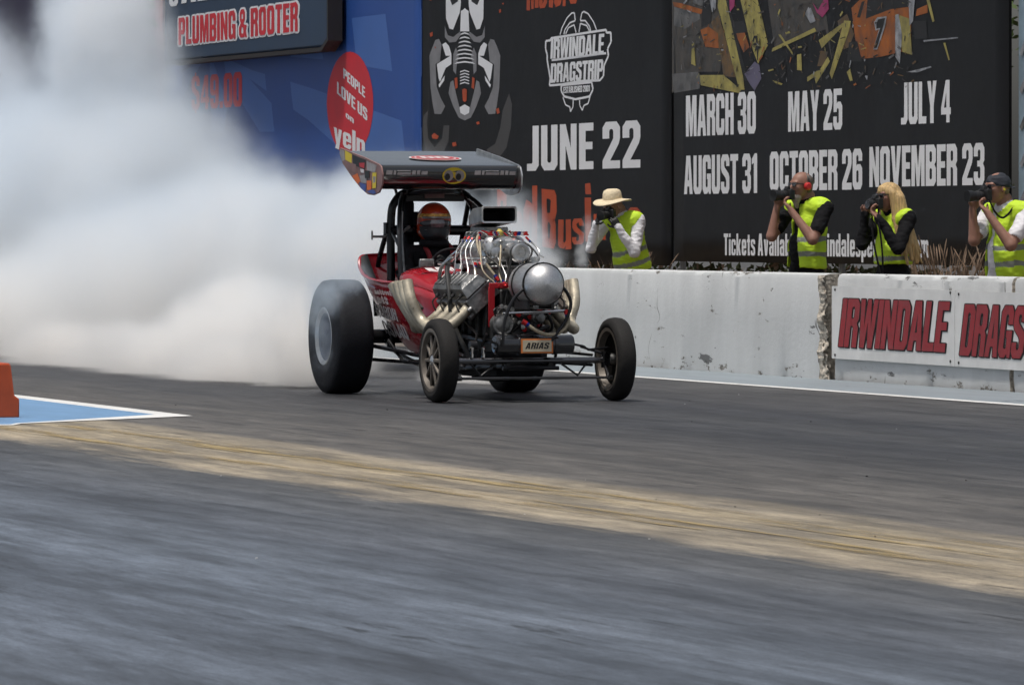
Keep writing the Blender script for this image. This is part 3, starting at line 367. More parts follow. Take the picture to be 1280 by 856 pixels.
gm = ground_material()
plane_obj('track_surface', [(-900, -900), (900, -900), (900, 900), (-900, 900)], gm, 0)
plane_obj('shoulder_strip', [(-120, 16.64), (20, 16.64), (20, 17.8), (-120, 17.8)], worn_paint('strip_paint', (.25, .29, .32), .28, (.5, 3, 1)), .004)
plane_obj('edge_line', [(-120, 16.5), (20, 16.5), (20, 16.64), (-120, 16.64)], worn_paint('line_paint', (.74, .74, .72), .3, (1, 6, 1)), .004)
plane_obj('median_area', [(-37.45, 10.02), (-36.05, 8.7), (-35.86, 8.62), (-35.86, 7.2), (-95, 7.2), (-95, 10.02)], worn_paint('median_paint', (.16, .31, .52), .22, (.8, 3, 1)), .004)
plane_obj('median_border', [(-95, 10.02), (-37.45, 10.02), (-36.05, 8.7), (-35.86, 8.62), (-35.86, 7.2), (-35.70, 7.2), (-35.70, 8.6), (-35.98, 8.72), (-37.1, 10.2), (-95, 10.2)], worn_paint('border_paint', (.78, .78, .76), .25, (.8, 3, 1)), .0045)
plane_obj('centre_line', [(-35.6, 8.78), (30, 8.78), (30, 9.12), (-35.6, 9.12)], worn_paint('yellow_paint', (.35, .265, .125), .56, (.4, 6, 1)), .004)
o_ = plane_obj('centre_line', [(-35.6, 8.36), (30, 8.36), (30, 8.56), (-35.6, 8.56)], bpy.data.materials['yellow_paint'], .004)
def dirt_sheet():
    m = mat('dirt', (.16, .12, .085), .9, 0, .35, 1.6, bump=.6, bscale=5)
    mb = MB(); nx, ny = 120, 20
    for i in range(nx + 1):
        for j in range(ny + 1):
            x = -120 + 130 * i / nx; y = 18.16 + 22 * j / ny
            mb.v.append((x, y, .02 + .05 * sin(x * 1.3) * sin(y * 2.1) + .22 * min(1, max(0, (y - 20) / 2)) + random.uniform(-.02, .02)))
    for i in range(nx):
        for j in range(ny):
            a = i * (ny + 1) + j; mb.f.append([a, a + ny + 1, a + ny + 2, a + 1]); mb.mi.append(0)
    o = mb.build('dirt_ground', [m]); o['kind'] = 'structure'
dirt_sheet()
# small crumbs of tyre rubber on the track
def crumbs():
    mb = MB()
    for i in range(60):
        x = random.uniform(-44, -14); y = random.uniform(5, 16.4); s = random.uniform(.002, .006)
        mb.box((x, y, s * .4), (s * random.uniform(1, 2.5), s, s * .8), Matrix.Rotation(random.uniform(0, 3), 3, 'Z'), i % 2)
    o = mb.build('rubber_crumbs', ['rim_dark', 'white_paint']); o['kind'] = 'stuff'
crumbs()

# ------------------------------------------------------------------ concrete barrier wall
def concrete_material():
    m = bpy.data.materials.new('painted_concrete'); m.use_nodes = True; t = m.node_tree; b = t.nodes['Principled BSDF']; L = t.links.new
    geo = nn(t, 'NewGeometry'); P = geo.outputs['Position']
    def noise(scale, detail, stretch, rough=.6):
        mp = nn(t, 'Mapping'); mp.inputs['Scale'].default_value = stretch; L(P, mp.inputs[0])
        z = nn(t, 'TexNoise'); z.inputs['Scale'].default_value = scale; z.inputs['Detail'].default_value = detail; z.inputs['Roughness'].default_value = rough; L(mp.outputs[0], z.inputs['Vector']); return z.outputs['Fac']
    def mr(i, a, b_, c, d):
        n = nn(t, 'MapRange'); L(i, n.inputs[0])
        for k, v in enumerate((a, b_, c, d)): n.inputs[k + 1].default_value = v
        return n.outputs[0]
    base = noise(1.1, 6, (1, 1, .5)); wash = noise(3, 5, (1, 1, .18))
    chip = noise(5.5, 9, (.45, 1, 1.1), .74); zone = noise(.9, 2, (.6, 1, .8))
    sep = nn(t, 'SeparateXYZ'); L(P, sep.inputs[0])
    low = mr(sep.outputs['Z'], .0, .26, .075, 0)        # chips gather along the foot, where tyres strike
    top = mr(sep.outputs['Z'], .8, .92, 0, .05)
    ad = nn(t, 'Math', operation='ADD'); L(chip, ad.inputs[0]); L(low, ad.inputs[1])
    ad2 = nn(t, 'Math', operation='ADD'); L(ad.outputs[0], ad2.inputs[0]); L(top, ad2.inputs[1])
    zz = nn(t, 'Math', operation='MULTIPLY_ADD'); L(zone, zz.inputs[0]); zz.inputs[1].default_value = .12; L(ad2.outputs[0], zz.inputs[2])
    mask = mr(zz.outputs[0], .705, .72, 0, .9)
    tone = mr(base, .3, .7, .88, 1.06); tone2 = mr(wash, .3, .7, .93, 1.05)
    mm = nn(t, 'Math', operation='MULTIPLY'); L(tone, mm.inputs[0]); L(tone2, mm.inputs[1])
    paint = nn(t, 'VectorMath', operation='SCALE'); paint.inputs[0].default_value = (.6, .615, .62); L(mm.outputs[0], paint.inputs['Scale'])
    agg = noise(26, 4, (1, 1, 1), .7); ag = nn(t, 'ValToRGB'); L(agg, ag.inputs[0])
    ag.color_ramp.elements[0].position = .35; ag.color_ramp.elements[0].color = (.03, .028, .025, 1); ag.color_ramp.elements[1].position = .65; ag.color_ramp.elements[1].color = (.3, .27, .23, 1)
    mx = nn(t, 'Mix', data_type='RGBA'); L(mask, mx.inputs[0]); L(paint.outputs[0], mx.inputs[6]); L(ag.outputs[0], mx.inputs[7])
    # dark tyre scuffs
    sc1 = noise(2.4, 5, (.7, 1, 2.6), .7); sm = mr(sc1, .645, .675, 0, .8)
    mx2 = nn(t, 'Mix', data_type='RGBA'); L(sm, mx2.inputs[0]); L(mx.outputs[2], mx2.inputs[6]); mx2.inputs[7].default_value = (.04, .04, .042, 1)
    ck = noise(1.3, 3, (.45, 1, .6), .5); c1 = nn(t, 'Math', operation='SUBTRACT'); L(ck, c1.inputs[0]); c1.inputs[1].default_value = .52
    c2 = nn(t, 'Math', operation='ABSOLUTE'); L(c1.outputs[0], c2.inputs[0]); cz = noise(1.7, 2, (.8, 1, 1.2)); cm = nn(t, 'Math', operation='MULTIPLY'); L(mr(c2.outputs[0], .0015, .004, 1, 0), cm.inputs[0]); L(mr(cz, .55, .62, 0, .8), cm.inputs[1])
    mx3 = nn(t, 'Mix', data_type='RGBA'); L(cm.outputs[0], mx3.inputs[0]); L(mx2.outputs[2], mx3.inputs[6]); mx3.inputs[7].default_value = (.06, .055, .05, 1)
    L(mx3.outputs[2], b.inputs['Base Color']); b.inputs['Roughness'].default_value = .75
    bp = nn(t, 'Bump'); bp.inputs['Strength'].default_value = .6; bp.inputs['Distance'].default_value = .012; bp.invert = True; L(mask, bp.inputs['Height'])
    bp2 = nn(t, 'Bump'); bp2.inputs['Strength'].default_value = .3; bp2.inputs['Distance'].default_value = .01; L(agg, bp2.inputs['Height']); L(bp.outputs[0], bp2.inputs['Normal']); L(bp2.outputs[0], b.inputs['Normal'])
    return m
M['concrete'] = concrete_material()
M['broken'] = mat('broken_concrete', (.5, .45, .38), .9, 0, .6, 22, bump=1.0, bscale=40)

def barrier(x0, x1, yoff, label, rough_end=False):
    """one precast barrier with a slightly sloped, chipped face"""
    mb = MB(); n = 40; rows = [(0, 0), (.0, .12), (.015, .5), (.02, .86), (.035, .895), (.07, .905), (.2, .905), (.24, .88), (.25, .4), (.27, 0)]
    secs = []
    rr = random.Random(int(x0 * 10))
    for i in range(n + 1):
        x = x0 + (x1 - x0) * i / n; s = []
        for j, (dy, z) in enumerate(rows):
            e = 0
            if j in (4, 5): e = max(0, rr.gauss(0, .0025)) + (.006 if rr.random() < .05 else 0)
            if j in (0, 1): e = (max(0, rr.gauss(0, .004)) + (.03 if rr.random() < .08 else 0)) * (1 - .8 * j)
            xx = x
            if i in (0, n): xx += rr.uniform(-.012, .012)
            if rough_end and i == n: xx -= rr.uniform(0, .07) + (.05 if z < .2 else 0)
            s.append((xx, 17.84 + yoff + dy + e, max(0.001, z - (e if j in (4, 5) else 0)) if z else 0))
        secs.append(s)
    mb.loft(secs, cap0=True, cap1=True)
    mb.mi[-1] = 1; mb.mi[-2] = 1
    o = mb.build('concrete_barrier', ['concrete', 'broken'], sharp=30); tag(o, label, 'barrier', 'precast barriers of the trackside wall')
    if rough_end:   # broken aggregate end face
        k = MB(); nz, nw = 34, 9; g = []
        for i in range(nz + 1):
            z = .0 + .89 * i / nz; wdt = .06 + .075 * (1 - i / nz) ** 1.5 + rr.uniform(-.012, .012); off = -.03 + .05 * sin(i * .55) * rr.random()
            g.append([(x1 - .10 + (.115 + rr.uniform(-.03, .05)) * sin(pi * min(1, .12 + j / nw)) , 17.835 + yoff + off * .4 + wdt * j / nw, z) for j in range(nw + 1)])
        k.loft(g, closed=False); k.build('broken_end', ['broken'], o, sharp=20)
    return o
barrier(-36.6, -32.6, .0, 'white concrete barrier past the right end of the red lettered panels')
barrier(-40.55, -36.65, .0, 'white concrete barrier carrying the DRAGSTRIP panel, right of the stained seam')
barrier(-44.30, -40.62, .0, 'white concrete barrier carrying the IRWINDALE panel, right of the broken joint')
barrier(-48.25, -44.46, -.05, 'scuffed white concrete barrier ending in the wide broken joint beside the lettered panel', True)
barrier(-52.3, -48.31, -.0, 'smooth pale concrete barrier behind the right front tyre, left of the dark seam')
barrier(-56.4, -52.36, 0.02, 'pale concrete barrier behind the engine, half veiled by drifting smoke')

# lettered panels bolted to the wall
def wall_fn(yp): return lambda a, b, d: (a, yp - d, b)
def sign_panel(x0, x1, za0, za1, zb0, zb1, text, label):
    o = MB().prism([(x0, za0), (x1, zb0), (x1, zb1), (x0, za1)], lambda a, b, d: (a, 17.822 - d, b), 0, .006).build('sign_panel', ['sign_white'])
    tag(o, label, 'sign', 'lettered panels on the trackside wall')
    s, a0, a1, b0, b1 = text
    mb = MB(); P = text_polys(s, a0, a1 - .12, b0, b1, shear=.28, gap=.3)
    for i, p in enumerate(P): flat(mb, [[(a + .018 * k * .5, b - .006 * k) for a, b in p] for k in (2,)], wall_fn(17.822), .0075 + i * .00005, 1)
    outline(mb, P, wall_fn(17.822), .0085, .022, .008, 1, 8); flat(mb, P, wall_fn(17.822), .0125, 0)
    mb.build('lettering', ['sign_red', 'print_black'], o, recalc=False)
    for x in (x0 + .08, x1 - .08):
        for z in (za0 + .03, za1 - .03): MB().lathe([(0, .012), (-.006, .012), (-.008, .0)], (x, 17.8155, z), 'Y', 8).build('bolt', ['dark_cast'], o)
sign_panel(-44.32, -41.67, .185, .80, .178, .79, ART['irw'][0], 'white panel with the red slanted word IRWINDALE bolted to the barrier')
sign_panel(-41.66, -39.1, .178, .79, .172, .78, ART['drag'][0], 'white panel with the red slanted word DRAGSTRIP at the right edge')

# ------------------------------------------------------------------ banners on the fence behind the wall
YB = 21.5
def bfn(a, b, d): return (a, YB - d, b)
def banner(name, x0, x1, z0, z1, m, label, cat='banner', y=YB, bow=.002):
    mb = MB(); nx = max(2, int((x1 - x0) * 3)); nz = 14; secs = []
    for i in range(nx + 1):
        x = x0 + (x1 - x0) * i / nx
        secs.append([(x, y + .003 + bow * .5 + bow * .5 * sin(x * 2.1 + z * .8) * (1 if 0 < i < nx else .3), z) for z in [z0 + (z1 - z0) * j / nz for j in range(nz + 1)]])
    mb.loft(secs, closed=False); o = mb.build(name, [m], solid=.006); tag(o, label, cat)
    for x in (x0 + .05, x1 - .05): MB().tube([(x, y + .03, z0 + .03), (x, y + .03, z1)], .018, 6).build('hem', [m], o)
    return o
def letters(items, m, parent, name='lettering', d=.004, fn=bfn, shear=0, jit=0, gap=.55):
    for i, (s, a0, a1, b0, b1) in enumerate(items):
        mb = MB(); flat(mb, text_polys(s, a0, a1, b0, b1, shear, jit, gap), fn, d); mb.build(name, [m], parent, recalc=False)

b_dates = banner('event_banner', -58.15, -48.97, .93, 5.0, 'banner_black', 'big black banner listing six dates in white under a picture of wrecked cars')
letters(ART['dates'], 'print_white', b_dates); letters(ART['tickets'], 'print_white', b_dates, gap=.8)
mb = MB(); order = ['dirt', 'gray', 'brown', 'orange', 'black', 'yellow', 'violet', 'pink', 'white', 'number', 'scribble']
mats = ['pic_dirt', 'pic_gray', 'pic_brown', 'pic_orange', 'print_black', 'pic_yellow', 'pic_violet', 'pic_pink', 'pic_white', 'print_black', 'print_black']
for i, k in enumerate(order):
    for j, p in enumerate(ART['debris'][k]): flat(mb, [p], bfn, .002 + i * .0008 + j * .00005, i)
rd = random.Random(3)
for i in range(520):   # small scraps strewn over the printed picture
    u = rd.random(); cx = -57.9 + 6.6 * u; cz = rd.uniform(2.78, 3.9) - .1 * u
    L_ = rd.uniform(.02, .16); w_ = rd.uniform(.003, .02); t_ = rd.uniform(-1.6, 1.6); dx, dz = cos(t_) * L_, sin(t_) * L_ * .5
    flat(mb, [[(cx, cz), (cx + dx, cz + dz), (cx + dx - w_ * 1.5, cz + dz + w_), (cx - w_, cz + w_)]], bfn, .0112 + i * .000012, rd.choice([0, 0, 0, 1, 2, 2, 3, 5, 8, 4, 4, 4, 4, 4]))
mb.build('crash_picture', mats, b_dates, recalc=False)

b_june = banner('event_banner', -67.3, -58.24, .88, 5.0, 'banner_black', 'black banner reading JUNE 22 with a grey gas mask drawing and a strip logo')
letters(ART['june'], 'print_white', b_june, gap=.75)
letters(ART['business'], 'print_orange', b_june, jit=.28); letters(ART['toprow'], 'print_orange', b_june, jit=.28)
mb = MB()
def ribbon(pts, w):
    for i in range(len(pts) - 1):
        (a, b), (c, d) = pts[i], pts[i + 1]; l = math.hypot(c - a, d - b) or 1; nx, nz = -(d - b) / l * w, (c - a) / l * w
        flat(mb, [[(a - nx * 2, b - nz), (c - nx * 2, d - nz), (c + nx * 2, d + nz), (a + nx * 2, b + nz)]], bfn, .003 + i * .00007 + random.random() * .0004)
for k, p in ART['logo_lines'].items(): ribbon(p, .009 if k[0] in 'wt' else .013)
for i, it in enumerate(ART['logo_text']): flat(mb, text_polys(*it, shear=.12 if i < 2 else 0, gap=.35), bfn, .006)
mb.build('strip_logo', ['print_white'], b_june, recalc=False)
mb = MB()
for i, (k, mi) in enumerate((('hose', 3), ('mid', 1), ('light', 0), ('dark', 4), ('orange', 2))):
    for j, p in enumerate(ART['mask'][k]): flat(mb, [p], bfn, .003 + i * .001 + j * .00005, mi)
mb.build('mask_drawing', ['print_white', 'print_grey', 'print_orange', 'print_dim', 'print_black'], b_june, recalc=False)

b_blue = banner('price_banner', -80.7, -67.36, .86, 5.0, 'banner_blue', 'bright blue sunburst banner with a red oval and a red price')
mb = MB()
for i, p in enumerate(ART['rays']): flat(mb, [p], bfn, .002 + i * .0003)
mb.build('sunburst', ['banner_ray'], b_blue, recalc=False)
mb = MB(); flat(mb, [ART['ellipse']], bfn, .005); mb.build('red_oval', ['print_red'], b_blue, recalc=False)
mb = MB()
for s, o0, o1, up in ART['people']:
    lay, w = layout(s)
    for x, _, polys in lay:
        for o, hs_ in polys:
            p = keyhole(o, hs_); flat(mb, [[(o0[0] + (x + a) / w * (o1[0] - o0[0]) + b / 10 * (up[0] - o0[0]), o0[1] + (x + a) / w * (o1[1] - o0[1]) + b / 10 * (up[1] - o0[1])) for a, b in p]], bfn, .008)
mb.build('lettering', ['print_white'], b_blue, recalc=False)
letters(ART['price'], 'print_red', b_blue, d=.006)
# navy trade board in front of the blue banner
bx0, bx1 = -78.76, -70.61
bd = MB(); bd.prism([(bx0, 3.72), (bx1 - .25, 3.69), (bx1, 3.80), (bx1, 5.6), (bx0, 5.6)], lambda a, b, d: (a, 21.25 + d, b), 0, .16); bo = bd.build('trade_board', ['board_navy', 'board_edge'], bevel=.03)
tag(bo, 'dark navy signboard with red PLUMBING & ROOTER lettering hung in front of the blue banner', 'sign')
MB().prism([(bx0, 3.66), (bx1 - .25, 3.63), (bx1 + .06, 3.76), (bx1 + .06, 5.6), (bx1 + .005, 5.6), (bx1 + .005, 3.795), (bx1 - .26, 3.685), (bx0, 3.715)], lambda a, b, d: (a, 21.23 + d, b), 0, .2).build('board_frame', ['board_edge'], bo)
pf = lambda a, b, d: (a, 21.25 - d, b)
mb = MB(); P = text_polys(*ART['plumb'][0], jit=.12, gap=.7); outline(mb, P, pf, .004, .07, .028, 1); flat(mb, P, pf, .011, 0); mb.build('lettering', ['print_red', 'print_white'], bo, recalc=False)
letters(ART['plumb2'], 'print_white', bo, d=.006, fn=pf)
# further boards and the pale banner on the right
b_pur = banner('dark_banner', -118, -81.3, .9, 6.5, 'banner_purple', 'dark purple banner in the top left corner, mostly behind smoke')
b_post = banner('narrow_banner', -81.15, -79.6, 1.2, 5.6, 'banner_pink', 'narrow faded pink banner at the left end of the navy signboard', y=21.42)
mb = MB()
for i in range(9): flat(mb, [[(-80.75 + .1 * (i % 2), 2.9 + i * .27), (-80.0 + .1 * (i % 3), 2.92 + i * .27), (-80.05, 3.05 + i * .27), (-80.7, 3.08 + i * .27)]], lambda a, b, d: (a, 21.42 - d, b), .01)
mb.build('lettering', ['pic_yellow'], b_post, recalc=False)
b_pale = banner('pale_banner', -48.74, -42.0, .9, 5.0, 'banner_pale', 'pale blue banner at the right edge behind the man in the black cap')
mb = MB()
for i in range(26): 
    cx = -48.7 + .18 * (i % 5); cz = 1.2 + i * .07; flat(mb, [[(cx, cz), (cx + .3, cz + .3), (cx + .34, cz + .27), (cx + .05, cz - .04)]], bfn, .01 + i * .0001, i % 3)
mb.build('print_pattern', ['pic_gray', 'pic_white', 'print_grey'], b_pale, recalc=False)
posts = [(-48.85, 'at the right end of the date banner'), (-53.5, 'behind the middle of the date banner'), (-58.2, 'in the dark gap between the two black banners'), (-62.8, 'behind the JUNE 22 banner'), (-67.33, 'between the gas mask banner and the blue banner'), (-74, 'behind the blue banner'), (-81.2, 'at the left end of the blue banner')]
for x, lb in posts:
    o = empty('fence_post', (x, YB + .12, 0)); tag(o, 'grey steel fence post ' + lb, 'post', 'steel posts carrying the banners')
    MB().tube([(0, 0, -.1), (0, 0, 5.3)], .035, 10).build('pole', ['post'], o); MB().lathe([(5.3, .04), (5.34, .03), (5.36, 0)], (0, 0, 0), 'Z', 10).build('cap', ['post'], o)

# ------------------------------------------------------------------ plants behind the wall
def grass_tuft(x, y, h, n, m, label, spread=.35):
    rt = random.Random(int(x * 100)); mb = MB()
    for i in range(n):
        a = rt.uniform(0, 2 * pi); l = rt.uniform(.3, 1.5) * spread; hh = h * rt.uniform(.55, 1.05); w = .0045
        b = Vector((rt.gauss(0, .07), rt.gauss(0, .07), 0)); t = b + Vector((cos(a) * l, sin(a) * l, hh)); md = b.lerp(t, .55) + Vector((0, 0, .1 * hh)); s = Vector((-sin(a), cos(a), 0)) * w
        mb.add([b - s, b + s, md + s * .8, md - s * .8, t], [(0, 1, 2, 3), (3, 2, 4)])
        if i % 3 == 0:
            mb.tube([t - (t - md).normalized() * .16, t - (t - md).normalized() * .05, t], [.003, .008, .002], 5); 
    o = mb.build('grass_tuft', [m]); o.location = (x, y, .05); tag(o, label, 'grass', 'dry grass tufts along the foot of the banners'); return o
tufts = [(-57.2, 20.6, .95, 'dry', 'tall dry grass tuft at the left foot of the date banner'), (-56.6, 20.9, .8, 'weed', 'low green brown weed under AUGUST 31'), (-46.9, 19.9, 1.15, 'dry', 'pinkish dry grass tuft between the blond woman and the man in the cap'), (-46.2, 20.2, 1.1, 'dry', 'feathery dry grass tuft left of the man in the black cap'), (-47.6, 20.2, 1.05, 'dry', 'dry grass tuft right beside the blond woman'), (-45.8, 19.6, 1.05, 'dry', 'dry grass tuft close behind the barrier, next to the man in the cap'),
         (-61.2, 20.6, .8, 'weed', 'brownish weed right of the man in the straw hat'), (-62.5, 20.7, .85, 'weed', 'green weed behind the man in the straw hat'), (-60.1, 20.7, .85, 'dry', 'dry weed at the right foot of the JUNE 22 banner'), (-52.6, 20.8, .85, 'weed', 'green weed between the bearded man and the blond woman'), (-64.5, 20.7, .85, 'dry', 'dry weed left of the man in the straw hat')]
for x, y, h, m_, lb in tufts: grass_tuft(x, y, h, 150, m_, lb, .42)
def hedge(x0, x1, y, h):
    rt = random.Random(9); mb = MB()
    for i in range(26000):
        x = rt.uniform(x0, x1); top = h * (.8 + .2 * sin(x * 1.7) * sin(x * .6 + 1)); p = Vector((x, y + rt.gauss(0, .16), rt.random() ** .7 * top)); s = rt.uniform(.03, .07)
        a = Vector((rt.gauss(0, 1), rt.gauss(0, 1), rt.gauss(0, 1))).normalized(); b = a.orthogonal().normalized(); mb.add([p - a * s, p + b * s * .5, p + a * s, p - b * s * .5], [(0, 1, 2, 3)], 0 if rt.random() < .7 else 1)
    o = mb.build('hedge', ['weed', 'dry'], recalc=False); tag(o, 'low dark weedy hedge running behind the feet of the banners', 'hedge')
hedge(-100, -36, 22.3, 1.15)
def tree(x, y, h, label):
    o = empty('tree', (x, y, 0)); tag(o, label, 'tree'); rt = random.Random(5)
    tb = MB(); tb.tube([(0, 0, 0), (.05, 0, h * .3), (-.05, .05, h * .6), (0, 0, h * .85)], [.16, .12, .08, .03], 10)
    for i in range(7):
        a = i * .9; z = h * (.3 + .08 * i); tb.tube([(0, 0, z), (cos(a) * .7, sin(a) * .7, z + .6), (cos(a) * 1.2, sin(a) * 1.2, z + 1.1)], [.05, .03, .012], 6)
    tb.build('trunk', ['bark'], o)
    cb = MB()
    cl = [(rt.gauss(0, .75), rt.gauss(0, .75), rt.uniform(.15, 1) * h) for _ in range(42)]
    for c in cl:
        for k in range(110):
            p = Vector(c) + Vector((rt.gauss(0, .28), rt.gauss(0, .28), rt.gauss(0, .25))); s = rt.uniform(.03, .06)
            a = Vector((rt.gauss(0, 1), rt.gauss(0, 1), rt.gauss(0, 1))).normalized(); b = a.orthogonal().normalized()
            cb.add([p - a * s, p + b * s * .5, p + a * s, p - b * s * .5], [(0, 1, 2, 3)])
    cb.build('crown', ['leaf'], o, recalc=False)
tree(-51.2, 24.3, 4.6, 'leafy green tree showing in the gap right of the date banner')

# orange plastic block at the left edge
ob = empty('track_barrier', (-37.18, 8.97, 0)); tag(ob, 'orange plastic barrier block standing on the blue median at the left edge', 'barrier')
def rr_prof(y0, y1, z0, z1): return [(y0, z0), (y1, z0), (y1 - .0, z1), (y0, z1)]
MB().prism([(-.36, 0), (.03, 0), (.03, .13), (-.005, .15), (-.03, .36), (-.045, .372), (-.285, .372), (-.3, .36), (-.325, .15), (-.36, .13)], lambda a, b, d: (d, a + .0, b), -1.4, 0).build('body', ['orange_plastic'], ob, bevel=.012)
MB().prism([(-.2, .16), (-.13, .16), (-.13, .3), (-.2, .3)], lambda a, b, d: (d, a, b), .0, .015).build('socket', ['orange_plastic'], ob, bevel=.006)
MB().lathe([(.373, .04), (.39, .04), (.395, 0)], (-.3, -.165, 0), 'Z', 14).build('filler_cap', ['orange_plastic'], ob)
D('rim_face', (.13, .15, .19), .5, .4, .25, 14)

# ------------------------------------------------------------------ the dragster (local axes: x forward, y to its left, z up; origin under the front axle)
CAR = empty('dragster', (-39.45, 13.43, 0))
tag(CAR, 'red roadster drag car with exposed silver V8 and high black wing smoking its rear tyres', 'race car')

def wheel(name, loc, Rw, W, rim_r, tyre_m, rim_m, out, rear=False):
    """out = -1 when the outer face points to -y"""
    hub = MB(); hub.lathe([(-.05, .045), (.05, .045), (.062, .03), (.07, .0)] if out > 0 else [(-.07, 0), (-.062, .03), (-.05, .045), (.05, .045)], (0, 0, 0), 'Y', 18)
    h = hub.build(name, ['alu'], CAR); h.location = loc
    t = MB(); hw = W / 2
    if rear: prof = [(-hw * .8, rim_r), (-hw * .97, rim_r + .02), (-hw, rim_r + .09), (-hw * .985, Rw * .86), (-hw * .93, Rw * .95), (-hw * .84, Rw * .985), (-hw * .5, Rw), (hw * .5, Rw), (hw * .84, Rw * .985), (hw * .93, Rw * .95), (hw * .985, Rw * .86), (hw, rim_r + .09), (hw * .97, rim_r + .02), (hw * .8, rim_r)]
    else: prof = [(-hw * .75, rim_r), (-hw * .9, rim_r + .012), (-hw, rim_r + .04), (-hw * .98, Rw * .86), (-hw * .82, Rw * .95), (-hw * .55, Rw * .985), (0, Rw), (hw * .55, Rw * .985), (hw * .82, Rw * .95), (hw * .98, Rw * .86), (hw, rim_r + .04), (hw * .9, rim_r + .012), (hw * .75, rim_r)]
    t.lathe(prof, (0, 0, 0), 'Y', 64, cap=False)
    to = t.build('tyre', [tyre_m], h, sharp=60)
    r = MB(); o = out
    ring = [(o * hw * .80, rim_r + .004), (o * hw * .93, rim_r + .016), (o * hw * .97, rim_r + .006), (o * hw * .93, rim_r - .012), (o * hw * (.84 if rear else .5), rim_r - .03), (o * hw * (.80 if rear else .3), rim_r * .62), (o * hw * (.82 if rear else .42), rim_r * .4), (o * hw * (.88 if rear else .55), rim_r * .22), (o * hw * (.88 if rear else .55), 0)]
    r.lathe(ring, (0, 0, 0), 'Y', 48, mis=[0, 0, 0, 0, 1, 1, 1, 1], cap=False)
    r.lathe([(-o * hw * .80, rim_r + .004), (-o * hw * .93, rim_r + .014), (-o * hw * .9, rim_r - .012), (-o * hw * .3, rim_r - .03), (-o * hw * .1, rim_r * .5), (-o * hw * .1, 0)], (0, 0, 0), 'Y', 48, mis=[0, 0, 0, 1, 1], cap=False)
    ns = 8 if rear else 10
    for k in range(0 if rear else ns):
        a = 2 * pi * k / ns; ca, sa = cos(a), sin(a)
        q = .36 if rear else 0; r.tube([(rim_r * .2 * ca, o * hw * (.58 + q), rim_r * .2 * sa), ((rim_r - .03) * ca, o * hw * (.56 + q), (rim_r - .03) * sa)], .012 if rear else [.02, .011], 6)
        if rear: r.lathe([(o * hw * .93, .006), (o * hw * 1.0, .006)], (rim_r * .99 * cos(a + .2), 0, rim_r * .99 * sin(a + .2)), 'Y', 6)
    if not rear: r.lathe([(o * hw * .5, .06), (o * hw * .66, .055), (o * hw * .7, .03), (o * hw * .72, 0)], (0, 0, 0), 'Y', 20)
    r.build('rim', ['alu' if rear else 'rim_grey', rim_m], h)
    return h
wheel('front_wheel', (0, -.70, .312), .312, .145, .222, 'tyre', 'rim_dark', -1)
wheel('front_wheel', (0, .685, .312), .312, .145, .222, 'tyre', 'rim_dark', 1)
wheel('rear_wheel', (-2.45, -.715, .445), .445, .30, .215, 'slick', 'rim_face', -1, True)
wheel('rear_wheel', (-2.45, .715, .445), .445, .30, .215, 'slick', 'rim_face', 1, True)

# frame
f = MB()
for s in (-1, 1):
    f.tube([(-2.75, s * .27, .42), (-2.3, s * .27, .30), (-1.7, s * .27, .235), (-.9, s * .23, .235), (.02, s * .17, .27)], .021, 10, 4)
    f.tube([(-2.3, s * .30, .95), (-1.75, s * .30, .62), (-1.1, s * .25, .50), (-.3, s * .2, .44), (.14, s * .16, .40)], .019, 10, 4)
    for x0, x1 in ((-1.6, -1.35), (-1.05, -.8), (-.55, -.3), (-.15, .02)): f.tube([(x0, s * .25, .24), (x1, s * .23, .5)], .012, 8)
    f.tube([(-2.45, s * .5, .38), (-1.55, s * .3, .30)], .016, 8); f.tube([(-2.4, s * .52, .27), (-1.4, s * .27, .25)], .014, 8); f.tube([(-2.15, s * .42, .42), (-1.9, s * .38, .26)], .012, 8)
for x in (-2.2, -1.2, -.2, .05): f.tube([(x, -.26 + .04 * (x > -.5), .25), (x, .26 - .04 * (x > -.5), .25)], .016, 8)
f.build('frame', ['black_metal'], CAR)
MB().box((-.72, 0, .27), (1.05, .36, .2), mi=0).box((-.62, 0, .17), (.6, .3, .06)).build('oil_pan', ['black_matte'], CAR, bevel=.02)
MB().tube([(-2.45, -.62, .445), (-2.45, .62, .445)], .055, 14).lathe([(-.16, .06), (-.1, .14), (.1, .14), (.16, .06)], (-2.45, 0, .445), 'Y', 18).build('rear_axle', ['black_metal'], CAR)

# front axle and steering
ax = MB(); ax.tube([(0, -.64, .306), (0, .64, .306)], .024, 14)
ax.build('front_axle', ['bright_black'], CAR)
for s in (-1, 1):
    k = MB(); k.tube([(0, s * .6, .25), (0, s * .6, .37)], .026, 10); k.box((.0, s * .615, .312), (.06, .05, .09)); k.tube([(0, s * .60, .27), (.13, s * .585, .2), (.14, s * .58, .185)], .012, 8)
    k.tube([(0, s * .60, .35), (-.25, s * .5, .40)], .009, 8); k.build('steering_knuckle', ['black_metal'], CAR)
MB().tube([(.14, -.6, .18), (.14, .6, .18)], .0105, 10).lathe([(-.61, .018), (-.57, .018)], (.14, 0, .18), 'Y', 10).lathe([(.57, .018), (.61, .018)], (.14, 0, .18), 'Y', 10).lathe([(-.02, .015), (.02, .015)], (.14, -.22, .18), 'Y', 8).lathe([(-.02, .015), (.02, .015)], (.14, .0, .18), 'Y', 8).build('tie_rod', ['gloss_black'], CAR)
